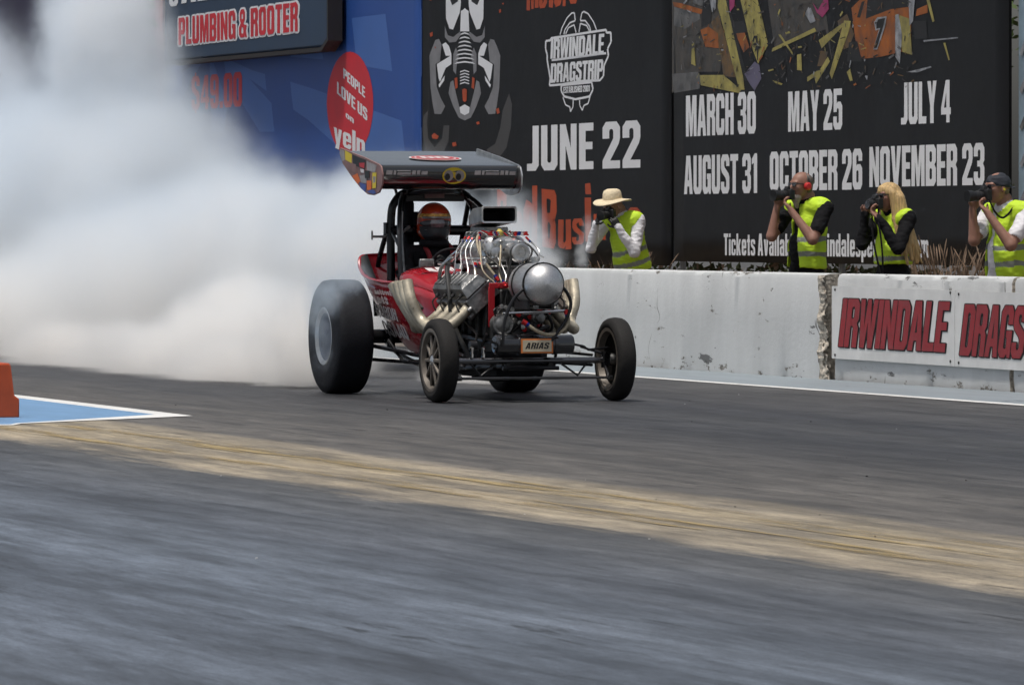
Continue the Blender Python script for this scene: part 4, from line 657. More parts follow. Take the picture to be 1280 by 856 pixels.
for s in (-1, 1):
    rr_ = MB(); rr_.tube([(0, s * .47, .30), (.02, s * .38, .195), (.0, s * .26, .28)], .009, 8); rr_.tube([(0, s * .5, .27), (-.9, s * .3, .28)], .011, 8); rr_.tube([(0, s * .5, .345), (-.9, s * .3, .37)], .011, 8); rr_.build('radius_rod', ['black_metal'], CAR)
st = MB(); st.lathe([(-.02, .035), (.03, .035)], (-.06, -.42, .42), 'Y', 12); st.tube([(-.06, -.4, .42), (-.25, -.32, .5), (-.7, -.3, .62)], .01, 8); st.build('steering_arm', ['black_metal'], CAR); st = MB(); st.tube([(.02, .33, .43), (.05, .42, .41), (.06, .45, .385), (.03, .62, .4)], .009, 8)
st.build('breather_hose', ['black_metal'], CAR)
for y in (-.45, -.36):
    MB().lathe([(0, .013), (.06, .013), (.062, .022), (.075, .022), (.082, 0)], (.02, y, .33), 'Z', 12).build('fitting', ['chrome'], CAR)

# vent tank with the engine builder's plate
vt = MB(); vt.lathe([(-.31, 0), (-.31, .06), (-.30, .072), (.29, .072), (.30, .066), (.30, 0)], (.12, 0, .428), 'Y', 28)
for y in (-.12, .16): vt.lathe([(y - .012, .0735), (y - .012, .077), (y + .012, .077), (y + .012, .0735)], (.12, 0, .428), 'Y', 28)
vto = vt.build('catch_tank', ['gloss_black'], CAR); pass
rot = Matrix.Rotation(R(-8), 3, 'Y')
MB().box((.196, .0, .419), (.004, .25, .108), mi=0).box((.199, .0, .419), (.004, .225, .086), mi=1).build('name_plate', ['plate_edge', 'plate'], vto)
mb = MB(); flat(mb, text_polys('ARIAS', -.095, .085, .397, .443, shear=.3, gap=.7), lambda a, b, d: (.2015 + d, a, b), 0); mb.build('lettering', ['decal_black'], vto, recalc=False)

# front hoop round the fuel tank
MB().tube([(.2, -.27, .42), (.2, -.255, .60), (.2, -.18, .77), (.2, -.06, .868), (.2, .066, .902), (.2, .19, .86), (.2, .262, .746), (.2, .23, .62), (.19, .116, .46), (.16, .06, .38)], .0125, 10, 6).build('front_hoop', ['black_metal'], CAR)
MB().tube([(.17, -.26, .66), (.17, .25, .68)], .008, 8).tube([(.16, -.1, .655), (.16, .27, .675)], .006, 8).build('cross_rod', ['chrome'], CAR)
# spun fuel tank
tk = MB(); tk.lathe([(-.30, 0), (-.29, .07), (-.26, .125), (-.22, .15), (-.19, .156), (.14, .156), (.17, .15), (.21, .128), (.245, .085), (.262, .04), (.267, 0)], (.06, .045, .875), 'X', 48)
tko = tk.build('fuel_tank', ['brushed'], CAR, sharp=50)
for x in (-.12, .145):
    sb = MB(); sb.lathe([(x - .009, .157), (x - .009, .163), (x + .009, .163), (x + .009, .157)], (.06, .045, .875), 'X', 48); sb.build('tank_strap', ['black_metal'], tko)
MB().lathe([(.15, .026), (.18, .026), (.182, .036), (.2, .036), (.204, 0)], (.02, .045, .875), 'Z', 16).tube([(.05, .045, 1.06), (.08, .06, 1.09), (.09, .09, 1.07)], .007, 8).build('tank_cap', ['alu'], tko)
for y in (-.05, .14): MB().box((.0, y, .72), (.3, .02, .06)).build('tank_bracket', ['dark_cast'], tko)

# ---------------- engine
EN = MB(); EN.box((-.70, 0, .52), (.72, .34, .34)).box((-.33, 0, .52), (.05, .3, .34)).box((-.7, 0, .74), (.66, .2, .18))
for s in (-1, 1):
    for i in range(4): EN.box((-.98 + .18 * i, s * .175, .6), (.07, .06, .24))
eng = EN.build('engine', ['dark_cast'], CAR, bevel=.012)
for s in (-1, 1):
    rot = Matrix.Rotation(R(-s * 42), 3, 'X')
    def hp(a, b, c): return Vector((0, s * .235, .775)) + rot @ Vector((a, b, c))
    h = MB(); h.box(hp(-.74, 0, 0), (.74, .25, .13), rot, 0)
    for i in range(4):
        x = -1.02 + .19 * i
        h.tube([hp(x, s * .05, -.05), hp(x, s * .17, -.06)], .032, 12)             # exhaust port
        h.tube([hp(x + .09, s * .12, .0), hp(x + .09, s * .16, .0)], .02, 8); h.box(hp(x, s * .1, .03), (.1, .07, .07), rot)
    ho = h.build('cylinder_head', ['cast'], eng, bevel=.01)
    v = MB(); 
    v.loft([[hp(-1.12 + .015, -.10, .065), hp(-.36 - .015, -.10, .065), hp(-.36 - .015, .10, .065), hp(-1.12 + .015, .10, .065)], [hp(-1.12, -.105, .075), hp(-.36, -.105, .075), hp(-.36, .105, .075), hp(-1.12, .105, .075)], [hp(-1.10, -.085, .15), hp(-.38, -.085, .15), hp(-.38, .085, .15), hp(-1.10, .085, .15)], [hp(-1.06, -.05, .178), hp(-.42, -.05, .178), hp(-.42, .05, .178), hp(-1.06, .05, .178)]], cap0=True, cap1=True)
    for i in range(7): v.box(hp(-1.02 + .093 * i, 0, .172), (.022, .12, .03), rot)
    for i in range(6):
        for b in (-.1, .1): v.lathe([(0, .009), (.016, .009), (.02, 0)], hp(-1.08 + .136 * i, b, .075), 'Z', 8)
    v.build('valve_cover', ['cast'], eng, bevel=.008)
    w = MB()
    for i in range(4):
        x = -1.0 + .19 * i; p = hp(x, s * .09, .1)
        w.tube([p, hp(x, s * .17, .10), hp(x + .02, s * .20, .02), (x - .1, s * .30, .66 + .02 * i), (-1.1, s * .2, .72)], .0065, 6, 5)
        w.tube([hp(x, s * .06, .11), hp(x, s * .125, .11)], .014, 8)
    w.build('plug_lead', ['hose_black'], eng)
# intake and supercharger
MB().box((-.76, 0, .93), (.62, .26, .13), taper=.92).box((-.76, 0, 1.0), (.66, .3, .025)).build('intake_manifold', ['cast'], eng, bevel=.012)
bl = MB()
def bsec(x, k=1.0, dz=0): return [(x, .175 * k * cos(t) * (1 if abs(cos(t)) < .8 else 1.0), 1.118 + dz + .115 * k * max(-.95, min(.95, 1.35 * sin(t)))) for t in [2 * pi * i / 28 for i in range(28)]]
bl.loft([bsec(-1.15, .9), bsec(-1.13), bsec(-.60), bsec(-.585, 1.04), bsec(-.565, 1.04), bsec(-.55, .97), bsec(-.51, .86), bsec(-.495, .7)], cap0=True, cap1=True)
for i in range(9):
    t = pi * (.06 + .88 * i / 8)
    for x0, x1 in ((-1.12, -.62),): bl.box(((x0 + x1) / 2, .18 * cos(t), 1.118 + .115 * min(.95, 1.35 * sin(t))), (x1 - x0, .014, .022), Matrix.Rotation(t - pi / 2, 3, 'X'))
for i in range(12):
    t = 2 * pi * i / 12; bl.lathe([(-.56, .009), (-.54, .009), (-.536, 0)], (0, .168 * cos(t), 1.118 + .105 * max(-.95, min(.95, 1.3 * sin(t)))), 'X', 8)
bl.lathe([(-.5, .075), (-.47, .07), (-.44, .05), (-.36, .047)], (0, .035, 1.108), 'X', 24); bl.lathe([(-.5, .05), (-.478, .048), (-.47, .03), (-.468, 0)], (0, -.085, 1.10), 'X', 20)
for dy, dz in ((-.1, .06), (-.04, .08), (.1, .07), (-.12, -.05)): bl.lathe([(-.5, .016), (-.475, .016), (-.47, 0)], (0, dy, 1.115 + dz), 'X', 10)
bl.build('blower', ['alu'], eng, sharp=40)
pu = MB(); pu.lathe([(-.375, .045), (-.37, .06), (-.365, .071), (-.352, .071), (-.35, .058), (-.29, .058), (-.288, .071), (-.275, .071), (-.27, .06), (-.272, .04), (-.285, .036), (-.285, .016), (-.268, .016), (-.266, 0)], (0, .035, 1.108), 'X', 36); pu.build('blower_pulley', ['alu'], eng, sharp=30)
MB().lathe([(-.375, .05), (-.37, .096), (-.352, .096), (-.35, .084), (-.29, .084), (-.288, .096), (-.275, .096), (-.27, .08), (-.28, .05), (-.27, .04), (-.262, .02), (-.26, 0)], (0, -.02, .575), 'X', 36).build('crank_pulley', ['dark_cast'], eng, sharp=30)
belt = MB(); pts = []
c0, r0, c1, r1 = Vector((.035, 1.108)), .063, Vector((-.02, .575)), .089
for i in range(13): t = pi * (i / 12); pts.append((c0.x + r0 * cos(t), c0.y + r0 * sin(t)))
for i in range(13): t = pi + pi * (i / 12); pts.append((c1.x + r1 * cos(t), c1.y + r1 * sin(t)))
n = len(pts); vs = [(x, a, b) for x in (-.346, -.294) for a, b in pts]; belt.add(vs, [(i, (i + 1) % n, (i + 1) % n + n, i + n) for i in range(n)])
belt.build('drive_belt', ['hose_black'], eng, solid=.006)
MB().lathe([(-.36, .03), (-.355, .045), (-.3, .045), (-.295, .03), (-.29, 0)], (0, .1, .83), 'X', 18).box((-.36, .08, .83), (.03, .12, .05)).build('idler', ['alu'], eng)
# magneto, front cover, fuel pump
MB().box((-.31, 0, .55), (.04, .3, .3)).lathe([(-.3, .06), (-.2, .06), (-.19, .04), (-.18, 0)], (0, -.13, .53), 'X', 20).build('front_cover', ['dark_cast'], eng, bevel=.01)
MB().lathe([(-.26, .075), (-.17, .075), (-.16, .06), (-.155, .03), (-.15, 0)], (0, -.145, .575), 'X', 24).lathe([(-.17, .078), (-.16, .078)], (0, -.145, .575), 'X', 24).build('fuel_pump', ['cast'], eng, sharp=30)
MB().lathe([(.93, .05), (1.02, .05), (1.04, .065), (1.08, .065), (1.085, 0)], (-1.22, -.12, -.06), 'Z', 20).build('magneto', ['chrome'], eng)
# injector hat
ih = MB(); ih.box((-.93, 0, 1.262), (.36, .20, .075), taper=.94).box((-.93, 0, 1.235), (.42, .25, .02))
for i in range(4):
    for s in (-1, 1): ih.tube([(-1.07 + .09 * i, s * .1, 1.262), (-1.07 + .09 * i, s * .135, 1.255), (-1.07 + .09 * i, s * .14, 1.225)], .008, 6)
ih.build('injector', ['cast'], eng, bevel=.008)
sc_b = MB()
def rrect(x, y, z0, z1, r=.018):
    p = []
    for cx, cz, a0 in ((y - r, z1 - r, 0), (-y + r, z1 - r, 90), (-y + r, z0 + r, 180), (y - r, z0 + r, 270)):
        for k in range(5): a = R(a0 + k * 22.5); p.append((x, cx + r * cos(a), cz + r * sin(a)))
    return p
sc_b.loft([rrect(-1.10, .10, 1.30, 1.38, .03), rrect(-1.08, .115, 1.295, 1.40, .03), rrect(-.95, .132, 1.31, 1.44), rrect(-.70, .138, 1.332, 1.452), rrect(-.688, .141, 1.328, 1.456), rrect(-.684, .139, 1.33, 1.454), rrect(-.688, .128, 1.341, 1.443), rrect(-.75, .125, 1.343, 1.441), rrect(-1.0, .11, 1.33, 1.41)], cap0=True)
nf = len(sc_b.f); 
for i, fce in enumerate(sc_b.f):
    if i >= 20 * 6: sc_b.mi[i] = 1
sc_b.loft([rrect(-1.0, .11, 1.33, 1.41)], cap1=True, mi=1)
sc_b.build('air_scoop', ['alu', 'interior'], eng, sharp=30)
# red mounting bracket and motor plate
MB().box((-.30, -.19, .70), (.012, .05, .30)).box((-.30, -.11, .86), (.012, .2, .04)).box((-.30, .19, .70), (.012, .04, .30)).box((-.31, -.19, .7), (.03, .012, .3)).build('motor_plate', ['red_part'], eng, bevel=.004)
# hoses
def hose(pts, r, m, name='hose', fit=None, parent=eng):
    b = MB(); b.tube(pts, r, 10, 6)
    if fit:
        for p, q in ((pts[0], pts[1]), (pts[-1], pts[-2])):
            d = (Vector(q) - Vector(p)).normalized(); b.tube([Vector(p) - d * .006, Vector(p) + d * .03], r * 1.5, 8, mi=1); b.tube([Vector(p) + d * .03, Vector(p) + d * .05], r * 1.35, 8, mi=2)
    return b.build(name, [m, 'red_fit', 'blue_fit'], parent)
hose([(-.72, -.14, 1.25), (-.62, -.2, 1.2), (-.52, -.2, 1.08), (-.45, -.15, .98), (-.4, -.1, .90)], .011, 'braid', fit=1)
hose([(-.6, -.22, 1.02), (-.5, -.25, .94), (-.42, -.22, .86), (-.36, -.16, .80)], .011, 'braid', fit=1)
hose([(-.36, -.16, .86), (-.3, -.05, .84), (-.25, .03, .88), (-.2, .05, .97)], .012, 'braid', fit=1)
hose([(-.36, -.1, .87), (-.3, 0, .89), (-.28, .05, .93)], .01, 'red_part')
hose([(.17, -.10, .60), (.19, 0, .53), (.19, .1, .50), (.19, .2, .53), (.18, .25, .60), (.17, .24, .68)], .014, 'braid', fit=1)
hose([(-.98, -.30, 1.02), (-.82, -.37, .98), (-.68, -.40, .82), (-.6, -.40, .6), (-.5, -.34, .40), (-.45, -.3, .3)], .019, 'hose_black')
hose([(-.5, .03, 1.17), (-.35, .12, 1.16), (-.2, .15, 1.07), (-.1, .1, 1.04)], .006, 'hose_black')
hose([(-.95, -.1, 1.24), (-.75, -.16, 1.23), (-.6, -.12, 1.21), (-.56, 0, 1.22)], .012, 'hose_black')
hose([(-1.55, -.2, 1.02), (-1.25, -.22, 1.03), (-1.0, -.2, 1.12), (-.88, -.14, 1.23)], .012, 'alu', 'throttle_rod')
hose([(-1.7, -.1, 1.0), (-1.4, -.2, .98), (-1.15, -.26, 1.06), (-1.0, -.12, 1.2)], .007, 'chrome', 'throttle_rod')
hose([(-1.25, -.30, .78), (-.95, -.38, .98), (-.8, -.34, 1.07)], .014, 'alu', 'engine_strut')
MB().lathe([(0, .03), (.03, .03), (.034, .02), (.05, .012)], (-.62, -.02, 1.235), 'Z', 14).build('filler', ['yellow_part'], eng)
pl = MB()
for i in range(8): 
    y = -.16 + .045 * i; pl.tube([(-.85 + .03 * (i % 3), y, 1.235), (-.72, y * .8 - .03, 1.27), (-.62, y * .7, 1.23), (-.55, y * .9, 1.18)], .005, 6, 4, mi=i % 2)
pl.build('fuel_line', ['alu', 'red_fit'], eng)
mx_ = MB()
for i in range(16):   # banjo fittings and small plumbing on the front of the engine
    y = random.uniform(-.2, .24); z = random.uniform(.5, .95); x = random.uniform(-.28, -.2)
    mx_.lathe([(0, .012), (.03, .012), (.032, .018), (.045, .018), (.047, 0)], (x, y, z), 'X', 8, mi=i % 3)
    mx_.tube([(x, y, z), (x + .05, y + random.uniform(-.08, .08), z - random.uniform(.02, .1)), (x - .03, y + random.uniform(-.12, .12), z - random.uniform(.1, .18))], .006, 6, 4, mi=3)
mx_.build('plumbing', ['alu', 'cast', 'red_fit', 'hose_black'], eng)

for i in range(9):   # braided lines fanning over the front of the engine
    y0 = -.18 + .045 * i; hose([(-.62 + .02 * (i % 3), y0, 1.22 - .02 * (i % 2)), (-.5, y0 * 1.25 + random.uniform(-.03, .03), 1.12 + random.uniform(-.05, .05)), (-.38, y0 * 1.1 + random.uniform(-.06, .06), .98 + random.uniform(-.06, .04)), (-.3, y0 * .8 + random.uniform(-.05, .05), .86)], .006 + .002 * (i % 2), ('braid', 'hose_black', 'alu')[i % 3], 'braided_line', fit=1)
for s in (-1, 1):
    for i in range(4): hose([(-1.07 + .09 * i, s * .14, 1.225), (-1.05 + .11 * i, s * .22, 1.12), (-1.0 + .16 * i, s * .25, .98), (-1.0 + .18 * i, s * .27, .9)], .005, 'alu', 'nozzle_line', fit=1)
    MB().box((-.72, s * .185, 1.03), (.5, .03, .035)).tube([(-1.05, s * .2, 1.06), (-.42, s * .2, 1.06)], .013, 8).build('fuel_rail', ['alu'], eng, bevel=.004)
    for i in range(5): MB().lathe([(0, .02), (.012, .02), (.014, .013), (.03, .013), (.032, 0)], (-.55 + .02 * i, s * (.06 + .02 * i), 1.235), 'Z', 10).build('fitting', [('alu', 'red_fit', 'blue_fit')[i % 3]], eng)
MB().lathe([(-.25, .05), (-.2, .05), (-.19, .035), (-.15, .035), (-.145, 0)], (0, .15, .62), 'X', 18).box((-.25, .16, .72), (.06, .1, .08)).build('oil_filter', ['cast'], eng, bevel=.006)
MB().tube([(-.2, -.2, .52), (-.12, -.1, .48), (-.1, .05, .5), (-.12, .2, .56)], .016, 10, 6).tube([(-.2, .18, .5), (-.05, .2, .54), (.05, .16, .60), (.12, .1, .66)], .012, 10, 6).build('coolant_hose', ['hose_black'], eng)
# exhaust headers
for s in (-1, 1):
    hd = MB(); hd.box((-.72, s * .345, .705), (.68, .014, .07), Matrix.Rotation(R(-s * 40), 3, 'X')); ho = hd.build('exhaust_header', ['header_dark'], CAR, bevel=.004)
    for i in range(4):
        x = -.99 + .19 * i; e = -1.15 + .085 * i
        ex, ey, ez = e, s * (.70 - .012 * i), .868 + .008 * i
        d = Vector((-.34, s * .12, .93)).normalized()
        pts = [(x, s * .33, .70), (x - .01, s * .42, .60), (x - .07 - .03 * (3 - i), s * (.50 + .01 * i), .530), (ex + .17 - .005 * i, s * .585, .585), (ex + .08, s * .65, .73), (ex, ey, ez)]
        p = MB(); P_ = smooth_pts(pts, 8); p.tube(P_, .041, 14, caps=False)
        n = len(P_); p.tube([P_[-1], P_[-1] - (P_[-1] - P_[-2]).normalized() * .06], [.037, .034], 14, mi=1)
        p.build('exhaust_pipe', ['header', 'header_dark'], ho, sharp=60)
    MB().box((-1.0, s * .60, .745), (.36, .09, .02), Matrix.Rotation(R(20), 3, 'Y')).build('header_clamp', ['header_dark'], ho)

# ---------------- body tub
def hwid(z): return .285 + (.455 - .285) * min(1, max(0, (z - .34) / .55)) ** .8
secs = []
spec = [  # x at top, x at bottom, half width top, half width bottom, z top, z bottom
 (-2.80, -2.16, .40, .25, 1.075, .44), (-2.76, -2.10, .465, .275, 1.05, .38), (-2.68, -2.05, .485, .285, .965, .345), (-2.52, -1.98, .48, .29, .905, .335),
 (-2.2, -1.85, .465, .29, .875, .33), (-1.8, -1.65, .445, .29, .868, .33), (-1.4, -1.4, .40, .285, .83, .33), (-1.02, -1.02, .33, .26, .76, .33)]
for xt, xb, wt, wb, zt, zb in spec:
    s = []
    for side in (-1, 1):
        col = []
        for k in range(9):
            u = k / 8; bulge = sin(pi * u) * .028
            col.append((xb + (xt - xb) * u, side * (wb + (wt - wb) * u ** .8 + bulge), zb + (zt - zb) * u))
        s += col[::-1] if side < 0 else [(xb, -wb * .4, zb - .02), (xb, wb * .4, zb - .02)] + col
    secs.append(s)
tub = MB(); tub.loft(secs, closed=False); tub.add(secs[0], [tuple(range(len(secs[0])))[::-1]])
body = tub.build('body', ['red_paint', 'interior'], CAR, sharp=40, solid=.022)
rim_ = MB(); rim_.tube([s[0] for s in secs[::-1]][2:] + [Vector(secs[0][0]).lerp(Vector(secs[0][-1]), t) + Vector((-.02 * sin(pi * t), 0, .012 * sin(pi * t))) for t in (.25, .5, .75)] + [s[-1] for s in secs][:-2], .013, 8, 4)
rim_.build('body_rim', ['red_paint'], body)
cw = MB(); cs = []
for x, w, zt, zs in ((-1.80, .435, .985, .86), (-1.785, .445, .992, .85), (-1.7, .44, .985, .845), (-1.5, .40, .945, .82), (-1.3, .35, .875, .79), (-1.16, .30, .80, .75), (-1.1, .27, .73, .70)):
    p = []
    for k in range(25):
        t = pi * k / 24; c, sn = cos(t), sin(t)
        p.append((x, -w * abs(c) ** .55 * (1 if c > 0 else -1), zs + (zt - zs) * sn ** .5))
    cs.append(p)
cw.loft(cs, closed=False); cwl = cw.build('cowl', ['red_paint', 'interior'], CAR, sharp=45, solid=.015)
def cowl_pt(u, v, d):   # u across (-1..1), v down the slope 0..1
    x = -1.70 + v * .55; w = .44 - .14 * v ** 1.2; zt = .985 - .17 * v ** 1.15; zs = .845 - .08 * v
    y = u * w; c = min(.999, abs(u)) ** (1 / .55); sn = math.sqrt(max(0, 1 - c * c)); return (x + d * .4, y, zs + (zt - zs) * sn ** .5 + d)
mb = MB(); flat(mb, [[(a, 1 - b) for a, b in p] for p in text_polys('MA', -.62, -.05, .60, 1.0, shear=0)], lambda a, b, d: cowl_pt(a, max(0, b), d), .006)
mb.build('lettering', ['decal_white'], cwl, recalc=False)
# painted lettering on the side of the tub: three rows of swelling strokes
def tub_pt(a, b, d):
    # a along x (m), b height (m) -> on the side skin
    u = min(1, max(0, (b - .335) / .54)); wt, wb = .468, .29
    return (a, -(wb + (wt - wb) * u ** .8 + sin(pi * u) * .028) - .004 - d, b)
mb = MB(); rs = random.Random(11)
def blob_row(a0, a1, b0, b1, n, hh):
    for i in range(n):
        x = a0 + (a1 - a0) * (i + .5) / n; w = (a1 - a0) / n * .46; z = b0 + (b1 - b0) * (i + .5) / n
        kind = rs.choice('ORDBSA'); lay = G[kind][1]
        for o, h_ in lay:
            p = keyhole(o, h_); flat(mb, [[(x - w + (q / 5.2) * 2 * w, z + (r / 10 - .5) * hh + .01 * sin(q)) for q, r in p]], tub_pt, .001 + .0002 * i)
blob_row(-2.49, -1.93, .80, .785, 9, .028); blob_row(-2.33, -2.05, .735, .728, 3, .05); blob_row(-2.43, -1.90, .655, .62, 5, .10); blob_row(-2.36, -1.80, .515, .485, 5, .11)
mb.build('side_lettering', ['decal_white'], body, recalc=False)
MB().box((-1.62, -.402, .62), (.09, .006, .05), Matrix.Rotation(R(20), 3, 'X')).build('sticker', ['decal_blue'], body)
# seat and cockpit
MB().box((-2.40, 0, .78), (.10, .5, .72), Matrix.Rotation(R(-8), 3, 'Y')).box((-2.1, 0, .45), (.5, .46, .1)).build('seat', ['interior'], CAR, bevel=.03)
MB().box((-2.42, -.17, 1.2), (.07, .085, .62)).box((-2.40, 0, 1.30), (.06, .30, .24)).build('head_rest', ['black_matte'], CAR, bevel=.025)
bt = MB(); bt.loft([[(-1.86 + .02 * sin(t * 2), .13 * cos(t), 1.06 + .075 * sin(t) - .06 * (abs(cos(t)) > .8)) for t in [2 * pi * i / 24 for i in range(24)]]] * 1)
sw = MB(); sw.tube([(-1.86 + .04 * sin(t), .14 * cos(t), 1.045 + .085 * sin(t)) for t in [2 * pi * i / 24 for i in range(24)]], .012, 8, closed=True); sw.tube([(-1.86, -.13, 1.045), (-1.86, .13, 1.045)], .01, 6); sw.tube([(-1.86, 0, 1.045), (-1.55, 0, .9)], .015, 8)
sw.build('steering_wheel', ['black_matte'], CAR)
MB().box((-1.55, -.30, 1.02), (.03, .12, .07)).build('gauge', ['cast'], CAR, bevel=.01)

# ---------------- roll cage
rc = MB()
hoop = [(-2.32, -.345, .36), (-2.32, -.345, .9), (-2.32, -.345, 1.36), (-2.32, -.31, 1.50), (-2.32, -.21, 1.572), (-2.32, 0, 1.578), (-2.32, .21, 1.572), (-2.32, .31, 1.50), (-2.32, .345, 1.36), (-2.32, .345, .9), (-2.32, .345, .36)]
rc.tube(hoop, .033, 12, 6)
rc.tube([(-2.32, -.36, 1.275), (-2.32, .36, 1.275)], .04, 10); rc.box((-2.31, 0, 1.535), (.03, .5, .07))
rc.box((-2.33, -.375, 1.29), (.06, .04, .09))
for s in (-1, 1):
    rc.tube([(-2.30, s * .26, 1.555), (-2.12, s * .335, 1.45), (-1.93, s * .40, 1.22), (-1.84, s * .415, .95), (-1.8, s * .41, .75)], .019, 10, 6)
    rc.tube([(-2.34, s * .30, 1.5), (-2.75, s * .33, .95), (-2.85, s * .3, .6)], .02, 10, 4)
    rc.tube([(-2.32, s * .345, 1.275), (-1.90, s * .405, 1.14)], .014, 8)
    rc.tube([(-2.28, s * .2, 1.56), (-2.15, s * .1, 1.575), (-2.12, 0, 1.575)], .018, 10, 4)
rc.tube([(-2.30, -.23, 1.55), (-2.18, -.30, 1.40), (-2.12, -.31, 1.2), (-2.08, -.31, .9)], .013, 8, 5)
rc.build('roll_cage', ['black_metal'], CAR)
MB().tube([(-2.10, -.33, 1.42), (-2.06, -.345, 1.22), (-2.0, -.34, .92)], .016, 10, 4).tube([(-2.06, -.345, 1.25), (-2.15, -.25, 1.30)], .012, 8).build('side_bar', ['cast'], CAR)
MB().lathe([(0, .028), (.008, .028)], (-2.29, 0, 1.555), 'X', 20).box((-2.285, 0, 1.548), (.01, .16, .045)).build('cage_sticker', ['decal_mauve'], CAR)
MB().tube([(-2.32, -.34, 1.225), (-2.32, -.50, 1.225)], .010, 8).box((-2.32, -.50, 1.235), (.012, .012, .07)).build('lever', ['cast'], CAR)

# ---------------- wing
wg = MB(); prof = []
for k in range(13): t = R(78 + 204 * k / 12); prof.append((-1.975 - .0 + .092 * -cos(t) * -1 * -1 * -1 if False else -1.975 - .092 * cos(t), 1.686 + .092 * sin(t)))
te = (-2.965, 1.898)
FACE = [(1.76, -1.899), (1.73, -1.893), (1.69, -1.896), (1.65, -1.912), (1.62, -1.938), (1.60, -1.975)]
prof = [(te[0], te[1] + .004), (-2.7, 1.872), (-2.4, 1.838), (-2.15, 1.808), (-1.96, 1.784), (-1.925, 1.778), (-1.910, 1.773)] + [(x, z) for z, x in FACE] + [(-2.02, 1.592), (-2.1, 1.60), (-2.3, 1.66), (-2.65, 1.80), (te[0], te[1] - .006)]
wg.loft([[(x, y, z) for x, z in prof] for y in (-.558, -.3, 0, .3, .558)], cap0=True, cap1=True)
wing = wg.build('wing', ['gloss_black'], CAR, sharp=35)
ep = [(-2.93, 1.925), (-2.955, 1.88), (-2.87, 1.80), (-2.62, 1.69), (-2.38, 1.60), (-2.20, 1.553), (-2.05, 1.545), (-1.90, 1.565), (-1.83, 1.62), (-1.815, 1.70), (-1.85, 1.765), (-1.91, 1.785), (-2.3, 1.845)]
for s in (-1, 1):
    e = MB().prism(ep, lambda a, b, d: (a, d, b), s * .560, s * .574).build('end_plate', ['alu' if s > 0 else 'decal_mauve'], wing, bevel=.003)
    if s < 0:
        dm = MB(); F_ = lambda a, b, d: (a, -.5745 - d, b)
        pats = [([(-2.93, 1.917), (-2.945, 1.885), (-2.87, 1.815), (-2.80, 1.83), (-2.82, 1.90)], 6), ([(-2.80, 1.905), (-2.79, 1.83), (-2.62, 1.80), (-2.61, 1.87)], 0), ([(-2.60, 1.868), (-2.58, 1.79), (-2.26, 1.745), (-2.24, 1.82)], 5), ([(-2.42, 1.80), (-2.40, 1.77), (-2.28, 1.755), (-2.27, 1.80)], 1), ([(-2.22, 1.815), (-2.2, 1.74), (-2.0, 1.72), (-1.95, 1.775)], 6), ([(-2.78, 1.815), (-2.7, 1.75), (-2.46, 1.71), (-2.5, 1.79)], 4),
                ([(-2.6, 1.70), (-2.45, 1.635), (-2.38, 1.66), (-2.46, 1.72)], 2), ([(-2.4, 1.70), (-2.36, 1.645), (-2.22, 1.64), (-2.2, 1.71)], 6), ([(-2.40, 1.65), (-2.38, 1.605), (-2.25, 1.572), (-2.22, 1.63)], 3), ([(-2.21, 1.66), (-2.2, 1.59), (-2.13, 1.58), (-2.08, 1.60), (-2.09, 1.66)], 2), ([(-2.06, 1.72), (-2.06, 1.60), (-1.97, 1.60), (-1.95, 1.72)], 0), ([(-2.04, 1.69), (-2.04, 1.64), (-1.98, 1.645), (-1.97, 1.69)], 6), ([(-2.2, 1.575), (-2.05, 1.555), (-1.96, 1.56), (-2.0, 1.585), (-2.12, 1.59)], 3), ([(-2.38, 1.755), (-2.36, 1.725), (-2.28, 1.72), (-2.28, 1.748)], 7), ([(-2.26, 1.74), (-2.25, 1.68), (-2.14, 1.68), (-2.13, 1.735)], 5)]
        for i, (p, c) in enumerate(pats): flat(dm, [p], F_, .001 + i * .0003, c)
        dm.build('sticker', ['decal_yellow', 'decal_red', 'decal_orange', 'decal_blue', 'decal_mauve', 'decal_black', 'decal_grey', 'decal_white'], e, recalc=False)
fe = MB()
def nose(a, z, d):   # a across, z height on the rounded front face
    for (z0, x0), (z1, x1) in zip(FACE, FACE[1:]):
        if z >= z1 or z1 == FACE[-1][0]: return (x0 + (x1 - x0) * (z0 - z) / (z0 - z1) + d, a, z)
def disc(c, z, rx, rz, d, mi, n=32): flat(fe, [[(c + rx * cos(t), z + rz * sin(t)) for t in [2 * pi * i / n for i in range(n)]]], nose, d, mi)
disc(.035, 1.697, .096, .064, .004, 0)
for c in (-.010, .080):
    disc(c, 1.697, .037, .043, .0055, 1); disc(c - .010, 1.688, .022, .027, .007, 2, 16)
fe.build('eyes_emblem', ['decal_yellow', 'decal_grey', 'decal_black'], wing, recalc=False)
fl = MB()
for a0 in (-.52, .20):
    for i, (w, g) in enumerate(((.05, 0), (.02, 0), (.11, .014), (.03, 0), (.025, 0), (.05, .006))):
        x = a0 + (.0, .06, .09, .21, .25, .285)[i]
        flat(fl, [[(x, 1.705), (x + w, 1.705), (x + w + .005, 1.738 - g), (x + .005, 1.738 - g)]], nose, .003)
        if i == 2: flat(fl, [[(x, 1.732), (x + w, 1.732), (x + w, 1.738), (x, 1.738)]], nose, .003)
fl.build('nose_lettering', ['decal_grey'], wing, recalc=False)
ov = MB(); top = lambda a, b, d: (b, a, 1.7935 + (-2.03 - b) * .122 + .006 + d)
for i, (k, mi) in enumerate(((1, 1), (.93, 0), (.8, 1), (.74, 0))): flat(ov, [[(.03 + .21 * k * cos(t), -2.36 + .17 * k * sin(t)) for t in [2 * pi * j / 36 for j in range(36)]]], top, .001 + i * .001, mi)
flat(ov, text_polys('OO', -.09, .14, -2.42, -2.3), lambda a, b, d: top(a, b, d), .006, 1)
ov.build('oval_sticker', ['decal_red', 'decal_white'], wing, recalc=False)
